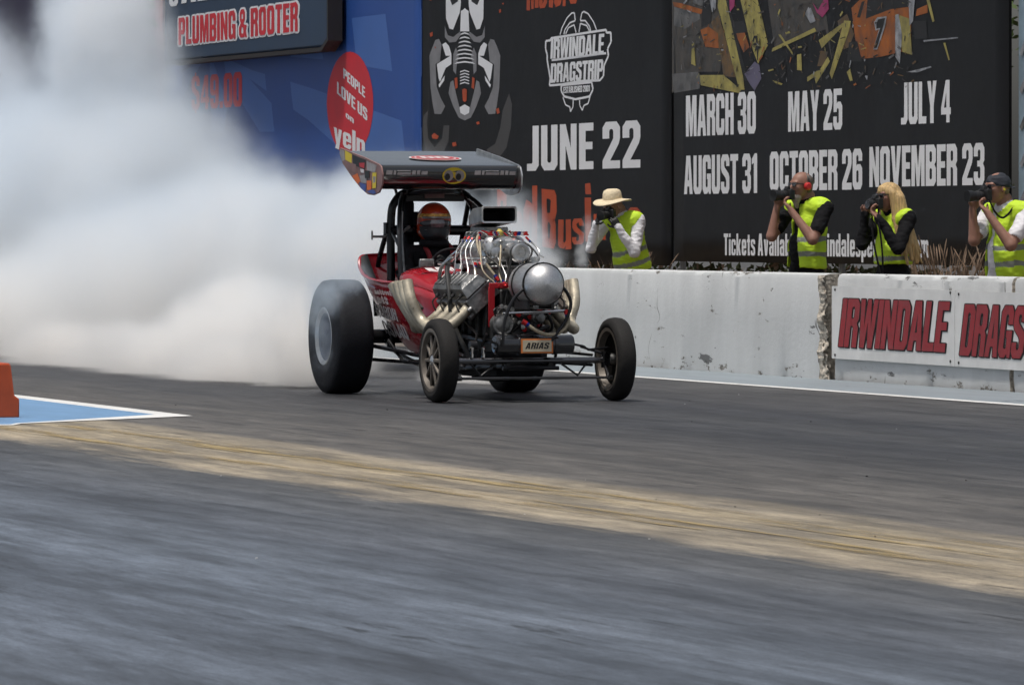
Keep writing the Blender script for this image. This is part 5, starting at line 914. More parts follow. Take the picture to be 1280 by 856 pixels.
ws = MB()
for s in (-1, 1):
    ws = MB(); ws.tube([(-2.30, s * .22, 1.56), (-2.28, s * .22, 1.66)], .016, 8); ws.tube([(-2.34, s * .28, 1.52), (-2.6, s * .28, 1.78)], .012, 8); ws.build('wing_strut', ['black_metal'], wing)
D('lens_window', (.16, .155, .16), .25, .2, .3, 20, coat=.5)

from mathutils import noise
# ------------------------------------------------------------------ figures: one continuous skin grown from joint-to-joint limbs
def sdf_mesh(prims, h, labels, name, parent=None, cuts=(), bands=None):
    """prims: ('c', p0, p1, r0, r1, label, k) tapered limb | ('e', centre, radii, rot, label, k) oriented ellipsoid"""
    lo = np.array([1e9] * 3); hi = -lo
    bb = []
    for p in prims:
        if p[0] == 'c':
            a, b = np.array(p[1], float), np.array(p[2], float); r = max(p[3], p[4]); l_, h_ = np.minimum(a, b) - r, np.maximum(a, b) + r
        else:
            c = np.array(p[1], float); r = max(p[2]); l_, h_ = c - r, c + r
        bb.append((l_, h_)); lo = np.minimum(lo, l_); hi = np.maximum(hi, h_)
    lo -= 4 * h; hi += 4 * h; n = np.ceil((hi - lo) / h).astype(int) + 1
    F = np.full(n, 1.0, np.float32); Lb = np.zeros(n, np.int16)
    for p, (l_, h_) in zip(prims, bb):
        k = p[-1]; mg = k + 3 * h
        i0 = np.maximum(0, np.floor((l_ - mg - lo) / h).astype(int)); i1 = np.minimum(n, np.ceil((h_ + mg - lo) / h).astype(int) + 1)
        X = np.meshgrid(*[lo[d] + h * np.arange(i0[d], i1[d]) for d in range(3)], indexing='ij')
        sl = tuple(slice(i0[d], i1[d]) for d in range(3))
        if p[0] == 'c':
            a, b = np.array(p[1], float), np.array(p[2], float); ab = b - a; q = [X[d] - a[d] for d in range(3)]
            t = np.clip(sum(q[d] * ab[d] for d in range(3)) / max(1e-9, ab.dot(ab)), 0, 1)
            d_ = np.sqrt(sum((q[d] - ab[d] * t) ** 2 for d in range(3))) - (p[3] + (p[4] - p[3]) * t)
        else:
            c = np.array(p[1], float); q = [X[d] - c[d] for d in range(3)]
            if p[3] is not None:
                m = np.array(p[3].transposed()); q = [sum(m[i][j] * q[j] for j in range(3)) for i in range(3)]
            k0 = np.sqrt(sum((q[d] / p[2][d]) ** 2 for d in range(3))) + 1e-9; k1 = np.sqrt(sum((q[d] / p[2][d] ** 2) ** 2 for d in range(3))) + 1e-9
            d_ = k0 * (k0 - 1) / k1
        A = F[sl]; Lb[sl] = np.where(d_ < A, p[-2], Lb[sl])
        hh = np.clip(.5 + .5 * (A - d_) / k, 0, 1); F[sl] = A * (1 - hh) + d_ * hh - k * hh * (1 - hh)
    if cuts or bands:
        X = np.meshgrid(*[lo[d] + h * np.arange(n[d]) for d in range(3)], indexing='ij')
        for c in cuts: F = np.maximum(F, c(*X).astype(np.float32))
        if bands: Lb = bands(X[0], X[1], X[2], Lb)
    # surface nets
    S = F < 0; cn = n - 1
    cnt = np.zeros(cn, np.int8)
    for i in (0, 1):
        for j in (0, 1):
            for k in (0, 1): cnt += S[i:cn[0] + i, j:cn[1] + j, k:cn[2] + k]
    act = (cnt > 0) & (cnt < 8); idx = np.full(cn, -1, np.int64); ii = np.argwhere(act); idx[act] = np.arange(len(ii))
    acc = np.zeros((len(ii), 3)); num = np.zeros(len(ii)); off = [(i, j, k) for i in (0, 1) for j in (0, 1) for k in (0, 1)]
    for a in off:
        for d in range(3):
            if a[d]: continue
            b = list(a); b[d] = 1
            fa = F[ii[:, 0] + a[0], ii[:, 1] + a[1], ii[:, 2] + a[2]]; fb = F[ii[:, 0] + b[0], ii[:, 1] + b[1], ii[:, 2] + b[2]]
            m = (fa < 0) != (fb < 0); t = np.where(m, fa / np.where(m, fa - fb, 1), 0)
            p = np.tile(np.array(a, float), (len(ii), 1)); p[:, d] += t; acc[m] += p[m]; num[m] += 1
    V = lo + h * (ii + acc / num[:, None]); VL = Lb[ii[:, 0], ii[:, 1], ii[:, 2]]
    faces = []
    for d in range(3):
        e1, e2 = (d + 1) % 3, (d + 2) % 3
        sa = [slice(None)] * 3; sb = [slice(None)] * 3; sa[d] = slice(0, -1); sb[d] = slice(1, None)
        ch = S[tuple(sa)] != S[tuple(sb)]; P = np.argwhere(ch); P = P[(P[:, e1] > 0) & (P[:, e2] > 0)]
        P = P[(P[:, e1] < cn[e1]) & (P[:, e2] < cn[e2])]
        q = []
        for o1, o2 in ((1, 1), (0, 1), (0, 0), (1, 0)):
            c = P.copy(); c[:, e1] -= o1; c[:, e2] -= o2; q.append(idx[c[:, 0], c[:, 1], c[:, 2]])
        q = np.stack(q, 1); fl_ = S[P[:, 0], P[:, 1], P[:, 2]]; q[~fl_] = q[~fl_][:, ::-1]; faces.append(q)
    Q = np.concatenate(faces); Q = Q[(Q >= 0).all(1)]
    soft = [l.startswith(('cloth', 'vest', 'suit', 'stripe', 'denim')) for l in labels]     # cloth gets folds
    for i in range(len(V)):
        if soft[min(VL[i], len(labels) - 1)]:
            p = Vector(V[i]); V[i] += np.array(noise.noise_vector(p * 9) * .012 + noise.noise_vector(Vector((p.x, p.y, p.z * 2.2)) * 20) * .006)
    me = bpy.data.meshes.new(name); me.from_pydata(V.tolist(), [], Q.tolist())
    for l in labels: me.materials.append(M[l])
    me.polygons.foreach_set('material_index', np.clip(VL[Q[:, 0]], 0, len(labels) - 1).astype(np.int32)); me.polygons.foreach_set('use_smooth', [True] * len(Q)); me.update()
    o = bpy.data.objects.new(name, me); COL.objects.link(o)
    if parent: o.parent = parent
    sm = o.modifiers.new('smooth', 'SMOOTH'); sm.factor = .5; sm.iterations = 3
    return o

def V3(*a): return np.array(a, float)
def unit(v): v = np.array(v, float); return v / np.linalg.norm(v)
def basis(fwd, up=(0, 0, 1)):
    f = unit(fwd); s = unit(np.cross(up, f)); u = np.cross(f, s); return f, s, u      # forward, left, up
def rotm(f, s, u): return Matrix(((f[0], s[0], u[0]), (f[1], s[1], u[1]), (f[2], s[2], u[2])))

def head_prims(c, f, s, u, lab, k=.02, scale=1.0):
    m = rotm(f, s, u); P = lambda a, b, d: c + (f * a + s * b + u * d) * scale; e = lambda a, b, d, r, kk=k: ('e', P(a, b, d), tuple(x * scale for x in r), m, lab, kk)
    out = [e(-.012, 0, .03, (.098, .077, .09)), e(.022, 0, -.035, (.072, .062, .082)), e(.05, 0, -.085, (.034, .036, .028)), e(.075, 0, .03, (.022, .056, .016), .015), e(.084, 0, -.06, (.012, .026, .007), .006), e(.082, 0, -.073, (.012, .022, .008), .006),
           ('c', P(.082, 0, .02), P(.108, 0, -.02), .010 * scale, .015 * scale, lab, .012), e(.066, .035, -.018, (.022, .024, .02)), e(.066, -.035, -.018, (.022, .024, .02))]
    for b in (-1, 1): out += [e(-.008, b * .078, -.008, (.02, .010, .033), .008), e(.076, b * .032, .008, (.012, .016, .009), .006)]
    return out

def hand_prims(wrist, d, curl, lab, thumb_side, L_=.19):
    """d: direction wrist->knuckles, curl: direction the palm faces and the fingers bend to"""
    d = unit(d); curl = unit(np.array(curl) - d * np.dot(curl, d)); s = np.cross(d, curl) * thumb_side; w = np.array(wrist, float); out = []
    m = rotm(d, s, np.cross(d, s)); out.append(('e', w + d * .048, (.056, .044, .019), m, lab, .015))
    for i, (ln, o) in enumerate(((.072, .031), (.08, .011), (.075, -.010), (.06, -.029))):
        a = w + d * (.088 - .004 * abs(i - 1)) + s * o; b = a + (d * .82 + curl * .57) * ln * .46; c = b + (d * .1 + curl * 1.0) * ln * .34; e = c + (-d * .45 + curl * .85) * ln * .26
        out += [('c', a - d * .02, a, .011, .011, lab, .006), ('c', a, b, .0105, .0098, lab, .005), ('c', b, c, .0098, .009, lab, .005), ('c', c, e, .009, .0075, lab, .005)]
    a = w + d * .03 + s * .033; b = a + (d * .5 + s * .7 + curl * .4) * .042; c = b + (d * .75 + curl * .55 + s * .1) * .036
    out += [('c', a, b, .014, .0115, lab, .008), ('c', b, c, .0115, .009, lab, .005)]
    return out

PA = math.atan2(.9476, .3195)       # the figures' own axes: x to the picture's right, y away from the track, z up
def person(name, x, y, label, J, mats, h=.0065, sleeve=(1, 1), face=(-.85, -.5, 0), lean=None, hand_lab=0, gloves=False, belly=.15, chest=.155, scale=1.0):
    """J: joints in metres. mats: skin, top, trousers, (hands)"""
    J = {k: V3(*v) for k, v in J.items()}; f, s, u = basis(face)
    SK, TOP, TR, HN = 0, 1, 2, 3
    J['shL'] = J['shL'] + V3(.012, -.01, .04); J['shR'] = J['shR'] + V3(-.012, .01, .04); J['neck'] = J['neck'] + V3(0, 0, .025); pr = []
    # torso
    ch, hp, nk = J['chest'], J['hip'], J['neck']; ax = unit(J['shL'] - J['shR']); up = unit(nk - hp); fw = unit(np.cross(ax, up)); m = rotm(fw, ax, up)
    mid = (ch + hp) / 2
    pr += [('e', ch + up * .03, (.115, chest, .19), m, TOP, .05), ('e', mid + fw * .015, (belly, chest * .98, .2), m, TOP, .06), ('e', hp, (.13, .16, .15), m, TR, .05),
           ('c', J['shL'] - ax * .02, J['shR'] + ax * .02, .078, .078, TOP, .05), ('c', J['shL'] - ax * .05, nk - up * .02, .06, .06, TOP, .04), ('c', J['shR'] + ax * .05, nk - up * .02, .06, .06, TOP, .04), ('c', nk - up * .04, nk + up * .06, .072, .062, SK, .03)]
    pr += [('e', nk - up * .045, (.075, .09, .035), m, TOP, .02)]
    # legs
    for sd in (1, -1):
        h0 = hp + ax * .085 * sd - V3(0, 0, .03); kn = V3(h0[0] + fw[0] * .04 + .02 * sd * ax[0], h0[1] + fw[1] * .04, .5 * h0[2] + .02); an = V3(h0[0] + ax[0] * .02 * sd, h0[1] + ax[1] * .02 * sd, .08)
        pr += [('c', h0, kn, .092, .062, TR, .04), ('c', kn, an, .058, .044, TR, .03), ('c', an - V3(0, 0, .03), an + V3(fw[0], fw[1], 0) * .16 - V3(0, 0, .035), .045, .034, 4, .02)]
    # arms
    for sd, S_, E_, W_ in ((1, 'shL', 'elL', 'wrL'), (-1, 'shR', 'elR', 'wrR')):
        a, b, c = J[S_], J[E_], J[W_]; sl = sleeve[0 if sd > 0 else 1]
        if sl < 1:
            q = a + (b - a) * .68
            pr += [('c', a, q, .070, .068, TOP, .03), ('c', a + (b - a) * .5, b, .051, .046, SK, .012), ('c', b, c, .049, .03, SK, .018)]
        else: pr += [('c', a, b, .066, .054, TOP, .03), ('c', b, c, .055, .038, TOP, .02)]
        d = J['hdL' if sd > 0 else 'hdR'] - c; pr += hand_prims(c, d, J['cuL' if sd > 0 else 'cuR'], HN, sd)
    pr += head_prims(J['head'], f, s, u, SK, scale=1.06)
    o = sdf_mesh(pr, h, mats, name); o.location = (x, y, .0); o.rotation_euler = (0, 0, PA - pi / 2 + R(0))
    o.rotation_euler = (0, 0, math.atan2(.9476, .3195))
    o['label'] = label; o['category'] = 'person'
    return o, J, (f, s, u), (fw, ax, up)

def vest(parent, J, T, top=.01, hem=None, open_w=None, infl=.024, open_side=0.0, bands=None, h=.009):
    fw, ax, up = T; ch, hp, nk = J['chest'], J['hip'], J['neck']; m = rotm(fw, ax, up); mid = (ch + hp) / 2
    pr = [('e', ch + up * .03, (.115 + infl, .158 + infl, .2), m, 0, .05), ('e', mid + fw * .015, (.15 + infl, .155 + infl, .22), m, 0, .06), ('e', hp + up * .02, (.145 + infl, .165 + infl, .16), m, 0, .05),
          ('c', J['shL'] - ax * .03, J['shR'] + ax * .03, .078 + infl * .6, .078 + infl * .6, 0, .04), ('c', J['shL'] - ax * .05, nk - up * .03, .066 + infl * .6, .06 + infl * .5, 0, .04), ('c', J['shR'] + ax * .05, nk - up * .03, .066 + infl * .6, .06 + infl * .5, 0, .04)]
    base = hp + up * (hem if hem is not None else -.02)
    def dotp(X, Y, Z, p, d): return (X - p[0]) * d[0] + (Y - p[1]) * d[1] + (Z - p[2]) * d[2]
    cuts = [lambda X, Y, Z: -dotp(X, Y, Z, base, up), lambda X, Y, Z: .088 - np.sqrt((X - nk[0]) ** 2 + (Y - nk[1]) ** 2 + (Z - nk[2]) ** 2 * .6)]
    for S_, E_ in (('shL', 'elL'), ('shR', 'elR')):      # arm holes
        a, b = J[S_], J[E_]; d = unit(b - a); q = a + d * .05 + (ax if S_ == 'shL' else -ax) * .045
        cuts.append(lambda X, Y, Z, q=q, d=d, a=a: (lambda t: .072 - np.sqrt((X - q[0] - d[0] * t) ** 2 + (Y - q[1] - d[1] * t) ** 2 + (Z - q[2] - d[2] * t) ** 2))(np.clip(dotp(X, Y, Z, q, d), -.01, .3)))
    if open_w is not None:
        def front(X, Y, Z):
            f_ = dotp(X, Y, Z, mid, fw); sd = dotp(X, Y, Z, mid + ax * open_side, ax); hgt = dotp(X, Y, Z, base, up)
            w = open_w[0] + (open_w[1] - open_w[0]) * np.clip(hgt / .5, 0, 1)
            return np.minimum(f_ - .02, w - np.abs(sd))
        cuts.append(front)
    def bd(X, Y, Z, Lb):
        hgt = dotp(X, Y, Z, base, up)
        for b0, b1 in (bands or ((.10, .145), (.235, .28))): Lb = np.where((hgt > b0) & (hgt < b1), 1, Lb)
        return Lb
    return sdf_mesh(pr, h, ['vest', 'stripe'], 'safety_vest', parent, cuts, bd)

def glasses(parent, c, f, s, u):
    b = MB(); m = rotm(f, s, u)
    for k in (-1, 1):
        b.box(Vector(c + f * .098 + s * .032 * k + u * .012), (.012, .052, .036), m); b.tube([c + f * .098 + s * .058 * k + u * .018, c + f * .05 + s * .078 * k + u * .018, c - f * .02 + s * .082 * k + u * .012], .004, 6)
    b.tube([c + f * .104 + s * .01 + u * .016, c + f * .104 - s * .01 + u * .016], .004, 6)
    return b.build('sunglasses', ['lens_glass'], parent, bevel=.006)

def dslr(person_o, c, d, label, hood=True, ln=.13, r=.04, strap=None):
    """top-level camera held by a figure: body behind c, lens towards d (figure axes)"""
    f, s, u = basis(d); m = rotm(f, s, u); C_ = np.array(c, float)
    P = lambda a, b, e: Vector(C_ + f * a + s * b + u * e)
    root = empty('photo_camera'); root.location = person_o.location; root.rotation_euler = person_o.rotation_euler; tag(root, label, 'camera')
    b = MB(); b.box(P(0, 0, 0), (.055, .14, .092), m); b.box(P(.005, 0, .058), (.06, .056, .04), m, taper=.7); b.box(P(.025, -.055, -.004), (.04, .035, .09), m); b.box(P(-.04, 0, .045), (.02, .04, .03), m)
    for q in (-.055, .05): b.tube([P(0, q, .045), P(0, q, .058)], .012, 10)
    b.build('body', ['camera_black'], root, bevel=.008)
    l = MB(); prof = [(.02, r * .85), (.035, r * .95), (.05, r), (.06, r * .94), (.065, r * 1.02), (ln * .7, r * 1.02), (ln * .72, r * .96), (ln, r * .98)]
    A = [P(a, 0, -.006) for a, _ in prof]; l.tube(A, [q for _, q in prof], 20, caps=True); l.build('lens', ['camera_black'], root, sharp=30)
    if hood: l2 = MB(); l2.tube([P(ln - .01, 0, -.006), P(ln + .05, 0, -.006), P(ln + .05, 0, -.006), P(ln - .0, 0, -.006)], [r * 1.06, r * 1.2, r * 1.12, r * .95], 20, caps=False); l2.build('lens_hood', ['camera_black'], root)
    g = MB(); g.tube([P(ln - .004, 0, -.006), P(ln + .003, 0, -.006)], [r * .9, r * .86], 18); g.build('front_glass', ['lens_glass'], root)
    if strap:
        st = MB(); Q = smooth_pts(strap, 6); w = V3(0, .0, 0)
        st.tube([Vector(q) for q in Q], .009, 6); st.build('strap', ['cloth_black'], root)
    return root

# ---- bearded man in black shirt
J = dict(head=(-.035, -.02, 1.675), neck=(.03, .02, 1.50), chest=(.045, .02, 1.27), hip=(.02, .03, .93), shL=(.17, -.13, 1.435), shR=(-.10, .17, 1.43), elL=(.055, -.30, 1.19), wrL=(-.135, -.20, 1.455), hdL=(-.195, -.165, 1.525), cuL=(-.2, .3, .9), elR=(-.30, .02, 1.22), wrR=(-.25, .03, 1.49), hdR=(-.205, .0, 1.575), cuR=(.4, -.6, .5))
o, JJ, H, T = person('person', -47.3, 18.75, 'bearded man in open yellow vest over black shirt and red earmuffs aiming a camera', J, ['skin_tan', 'cloth_black', 'cloth_black', 'skin_tan', 'leather'], sleeve=(.5, .5), face=(-.86, -.5, 0), belly=.175)
f, s, u = H; hc = JJ['head']; m = rotm(f, s, u)
sdf_mesh([('e', hc + u * .045 - f * .03, (.092, .082, .07), m, 0, .02), ('e', hc - f * .055 - u * .005, (.055, .075, .08), m, 0, .02)], .007, ['hair_grey'], 'hair', o, cuts=[lambda X, Y, Z: (X - hc[0]) * f[0] + (Y - hc[1]) * f[1] - .052])
sdf_mesh([('e', hc + f * .05 - u * .10, (.045, .055, .05), m, 0, .02), ('c', hc + f * .06 - u * .11, hc + f * .045 - u * .19, .04, .018, 0, .02), ('e', hc + f * .088 - u * .048, (.016, .04, .012), m, 0, .01)], .007, ['beard'], 'beard', o)
glasses(o, hc, f, s, u)
em = MB()
for k in (-1, 1):
    c = hc + s * .092 * k - u * .004 - f * .012; em.tube([c - s * .014 * k, c + s * .012 * k, c + s * .022 * k], [.034, .036, .024], 16)
em.tube([hc + s * .1 * cos(t) + u * (.0 + .118 * sin(t)) - f * .03 for t in [pi * i / 14 for i in range(15)]], .007, 6, mi=1)
em.build('earmuffs', ['earmuff', 'camera_black'], o)
vest(o, JJ, T, hem=.0, open_w=(.105, .04), open_side=-.05)
dslr(o, (-.155, -.075, 1.595), (-.84, -.54, .0), 'black camera with a fat lens raised by the bearded man in red earmuffs', ln=.12, r=.046)

# ---- blond woman in black long sleeves
J = dict(head=(-.01, 0, 1.565), neck=(.035, .03, 1.40), chest=(.05, .03, 1.20), hip=(.04, .03, .88), shL=(.15, -.10, 1.335), shR=(-.075, .16, 1.33), elL=(.06, -.27, 1.115), wrL=(-.105, -.195, 1.375), hdL=(-.16, -.16, 1.445), cuL=(-.3, .2, .9), elR=(-.235, .02, 1.15), wrR=(-.215, .015, 1.41), hdR=(-.17, -.01, 1.50), cuR=(.4, -.6, .5))
o, JJ, H, T = person('person', -45.3, 18.75, 'blond woman with long hair, yellow vest and black sleeves holding a camera up', J, ['skin_tan', 'cloth_black', 'cloth_black', 'skin_tan', 'leather'], face=(-.84, -.54, 0), belly=.12, chest=.135)
f, s, u = H; hc = JJ['head']; m = rotm(f, s, u)
hp_ = [('e', hc + u * .045 - f * .012, (.108, .092, .085), m, 0, .03), ('e', hc - f * .05 - u * .02, (.075, .095, .11), m, 0, .03), ('c', hc + f * .075 + u * .07, hc + f * .09 + u * .045, .03, .022, 0, .02)]
for k in range(9):
    a = -.09 + .0225 * k; hp_.append(('c', hc - f * (.05 + .02 * (k % 2)) + s * a - u * .02, V3(.085 + .10 * (k / 8) - .0 * k, .16 - .26 * k / 8, 1.06 + .05 * (k % 3)), .05, .022, 0, .02))
hp_ += [('c', hc + s * .085 + f * .02 + u * .03, hc + s * .105 - f * .0 - u * .2, .03, .028, 0, .02), ('c', hc + s * .105 - u * .2, V3(.10, -.17, 1.06), .028, .012, 0, .02), ('c', hc + s * .08 - f * .03, V3(.19, -.13, 1.02), .04, .018, 0, .02), ('c', hc + s * .05 - f * .06, V3(.235, -.06, 1.0), .055, .022, 0, .02), ('c', hc + s * .07 - f * .05, V3(.265, -.02, 1.08), .05, .016, 0, .02), ('c', hc + s * .09 - f * .02 - u * .1, V3(.15, -.16, .98), .034, .014, 0, .02), ('c', hc + s * .06 - f * .07 - u * .1, V3(.28, -.08, .99), .03, .010, 0, .015)]
sdf_mesh(hp_, .008, ['hair_blond'], 'hair', o)
glasses(o, hc, f, s, u); vest(o, JJ, T, hem=.10, open_w=None, infl=.018, bands=((.02, .055),))
dslr(o, (-.12, -.08, 1.505), (-.84, -.54, .0), 'small black camera held up by the blond woman, its strap hanging down', hood=False, ln=.095, r=.04, strap=[(-.1, -.1, 1.47), (-.11, -.22, 1.36), (-.09, -.27, 1.2), (-.075, -.27, 1.0), (-.08, -.24, .85), (-.11, -.2, .98), (-.15, -.16, 1.2), (-.16, -.1, 1.47)])

# ---- man in black cap
J = dict(head=(-.02, 0, 1.625), neck=(.045, .03, 1.45), chest=(.075, .04, 1.22), hip=(.06, .05, .9), shL=(.215, -.12, 1.385), shR=(-.06, .20, 1.38), elL=(.065, -.29, 1.15), wrL=(-.12, -.205, 1.42), hdL=(-.18, -.165, 1.49), cuL=(-.2, .25, .9), elR=(-.21, .03, 1.19), wrR=(-.225, .02, 1.45), hdR=(-.18, -.01, 1.545), cuR=(.4, -.6, .5))
o, JJ, H, T = person('person', -42.9, 18.75, 'man in black cap, white shirt and yellow vest aiming a camera', J, ['skin_tan', 'cloth_white', 'cloth_white', 'skin_tan', 'leather'], sleeve=(.5, .5), face=(-.88, -.46, 0), belly=.165)
f, s, u = H; hc = JJ['head']; m = rotm(f, s, u)
sdf_mesh([('e', hc + u * .045 - f * .012, (.108, .089, .082), m, 0, .02), ('e', hc - f * .10 + u * .0, (.075, .07, .014), m, 0, .02)], .007, ['cloth_navy'], 'cap', o, cuts=[lambda X, Y, Z: np.minimum(1, (.012 - (Z - hc[2]) - .10 * np.clip(-((X - hc[0]) * f[0] + (Y - hc[1]) * f[1]), 0, .2)))])
sdf_mesh([('e', hc - f * .055 - u * .02, (.045, .07, .05), m, 0, .02)], .007, ['hair_grey'], 'hair', o)
glasses(o, hc, f, s, u)
b = MB(); b.tube([hc + s * .085 - f * .008 - u * .01, hc + s * .1 - f * .008 - u * .01], .009, 8); b.build('ear_plug', ['ear_yellow'], o)
vest(o, JJ, T, hem=-.03, open_w=(.10, .03), open_side=-.06)
dslr(o, (-.13, -.075, 1.565), (-.86, -.5, -.02), 'black camera with a dark lens held by the man in the black cap', ln=.13, r=.042, strap=[(-.10, -.14, 1.53), (-.05, -.17, 1.42), (.02, -.14, 1.38), (.10, -.11, 1.46), (.12, -.02, 1.53)])

# ---- photographer in straw hat, leaning in
J = dict(head=(-.08, -.05, 1.52), neck=(.0, .02, 1.40), chest=(.07, .06, 1.19), hip=(.13, .1, .88), shL=(.17, -.06, 1.33), shR=(-.13, .08, 1.33), elL=(.135, -.19, 1.06), wrL=(-.03, -.24, 1.30), hdL=(-.085, -.245, 1.39), cuL=(-.4, .5, .5), elR=(-.30, -.03, 1.10), wrR=(-.25, -.14, 1.33), hdR=(-.215, -.185, 1.42), cuR=(.8, .0, .3))
o, JJ, H, T = person('person', -52.8, 18.95, 'leaning photographer in a straw hat, white sleeves, black gloves and a yellow vest', J, ['skin', 'cloth_white', 'denim', 'leather', 'leather'], face=(-.62, -.78, -.12), belly=.15)
f, s, u = H; hc = JJ['head']; m = rotm(f, s, u)
hb = MB(); HP = lambda a, r: [Vector(hc + f * r * 1.12 * cos(t) + s * r * cos(0) * sin(t) + u * (a + .018 * cos(2 * t) * (r / .19) ** 2 * -1)) for t in [2 * pi * i / 40 for i in range(40)]]
hb.loft([HP(.038, .188), HP(.046, .18), HP(.058, .12), HP(.066, .094), HP(.12, .09), HP(.15, .078), HP(.166, .05), HP(.16, .02), HP(.158, .004)], cap1=True); hb.build('straw_hat', ['straw'], o, sharp=60, solid=.004)
MB().loft([HP(.068, .0955), HP(.092, .0945)]).build('hat_band', ['straw'], o)
g = MB()
for k in (-1, 1): g.tube([hc + f * .1 + s * (.032 * k + .022 * cos(t)) + u * (.012 + .016 * sin(t)) for t in [2 * pi * i / 14 for i in range(14)]], .003, 6, closed=True)
g.tube([hc + f * .104 + s * .011 + u * .014, hc + f * .104 - s * .011 + u * .014], .003, 6); g.build('glasses', ['cast'], o)
vest(o, JJ, T, hem=-.02, open_w=None, bands=((.07, .115), (.20, .245)))
dslr(o, (-.12, -.19, 1.435), (-.60, -.79, -.1), 'black camera pressed to the face of the photographer in the straw hat', ln=.10, r=.04)

# ---- the driver
J = dict(head=(-2.2, -.03, 1.33), neck=(-2.26, -.03, 1.15), chest=(-2.24, -.02, .92), hip=(-2.22, -.02, .60), shL=(-2.24, .19, 1.08), shR=(-2.24, -.23, 1.08), elL=(-2.05, .27, .90), wrL=(-1.92, .15, .99), hdL=(-1.86, .12, 1.06), cuL=(.2, -.6, .3), elR=(-2.05, -.31, .90), wrR=(-1.92, -.15, .99), hdR=(-1.86, -.12, 1.06), cuR=(.2, .6, .3))
J = {k: V3(*v) for k, v in J.items()}; f, s, u = basis((1, -.12, -.03)); pr = []
I3 = rotm(V3(1, 0, 0), V3(0, 1, 0), V3(0, 0, 1))
pr += [('e', J['chest'] + V3(0, 0, .03), (.13, .19, .2), I3, 0, .05), ('e', (J['chest'] + J['hip']) / 2, (.14, .18, .2), I3, 0, .05), ('e', J['hip'], (.15, .18, .12), I3, 0, .05), ('c', J['shL'], J['shR'], .08, .08, 0, .05), ('c', J['neck'] - V3(0, 0, .05), J['neck'] + V3(.03, 0, .1), .09, .075, 0, .03)]
for sd in (1, -1):
    pr += [('c', J['hip'] + V3(.05, .1 * sd, 0), V3(-1.75, .13 * sd, .66), .095, .07, 0, .04), ('c', V3(-1.75, .13 * sd, .66), V3(-1.38, .10 * sd, .48), .065, .048, 0, .03), ('c', V3(-1.38, .1 * sd, .47), V3(-1.31, .1 * sd, .6), .045, .035, 1, .02)]
for S_, E_, W_, D_, C_2, sd in (('shL', 'elL', 'wrL', 'hdL', 'cuL', 1), ('shR', 'elR', 'wrR', 'hdR', 'cuR', -1)):
    pr += [('c', J[S_], J[E_], .07, .058, 0, .03), ('c', J[E_], J[W_], .056, .042, 0, .02)] + hand_prims(J[W_], J[D_] - J[W_], J[C_2], 1, sd)
pr += head_prims(J['head'], f, s, u, 2)
drv = sdf_mesh(pr, .009, ['suit', 'leather', 'skin'], 'person'); drv.location = CAR.location
tag(drv, 'driver in dark fire suit and orange red helmet strapped in the dragster cockpit', 'person')
hc = J['head']; m = rotm(f, s, u)
def hlab(X, Y, Z, Lb):
    a = (X - hc[0]) * f[0] + (Y - hc[1]) * f[1]; z = Z - hc[2]
    Lb = np.where((a > .0) & (z > .035) & (z < .07), 1, Lb); Lb = np.where((a > .035) & (z < -.03), 2, Lb); return Lb
sdf_mesh([('e', hc + u * .02 - f * .01, (.15, .135, .142), m, 0, .03), ('e', hc + f * .05 - u * .075, (.105, .092, .07), m, 2, .04), ('e', hc - u * .06 - f * .03, (.115, .128, .095), m, 0, .04)], .006, ['helmet_red', 'helmet_gold', 'helmet_dark'], 'helmet', drv, bands=hlab)
sdf_mesh([('e', hc + u * .002 + f * .012, (.149, .128, .056), m, 0, .02)], .006, ['visor'], 'visor', drv, cuts=[lambda X, Y, Z: .035 - ((X - hc[0]) * f[0] + (Y - hc[1]) * f[1])])
arc = lambda a0, a1, h_, k, n=14: [hc + u * h_ + f * (.012 + (.150 + k) * cos(R(a0 + (a1 - a0) * i / n))) + s * (.129 + k) * sin(R(a0 + (a1 - a0) * i / n)) for i in range(n + 1)]
b = MB(); b.tube(arc(-62, 62, .046, -.012), .009, 8); b.tube(arc(-62, 62, -.050, -.022), .006, 8); b.build('visor_edge', ['cast'], drv)
b = MB(); b.loft([arc(-26, 26, .030, -.011), arc(-26, 26, .0, .004), arc(-24, 24, -.030, -.009)], closed=False); b.build('visor_window', ['lens_window'], drv)
cl = MB(); cl.tube([hc - u * .155 + (f * cos(t) + s * sin(t)) * .09 for t in [2 * pi * i / 24 for i in range(24)]], .03, 10, closed=True); cl.build('neck_collar', ['suit'], drv)
hr = MB()
for sd in (-1, 1): hr.tube([(-2.27, .11 * sd, 1.16), (-2.13, .10 * sd, 1.10), (-2.09, .07 * sd, .95), (-2.07, .03 * sd, .8)], .02, 8, 5, mi=0)
hr.box((-2.1, -.2, 1.06), (.03, .05, .1), mi=1); hr.build('harness', ['suit_red', 'cloth_black'], drv)

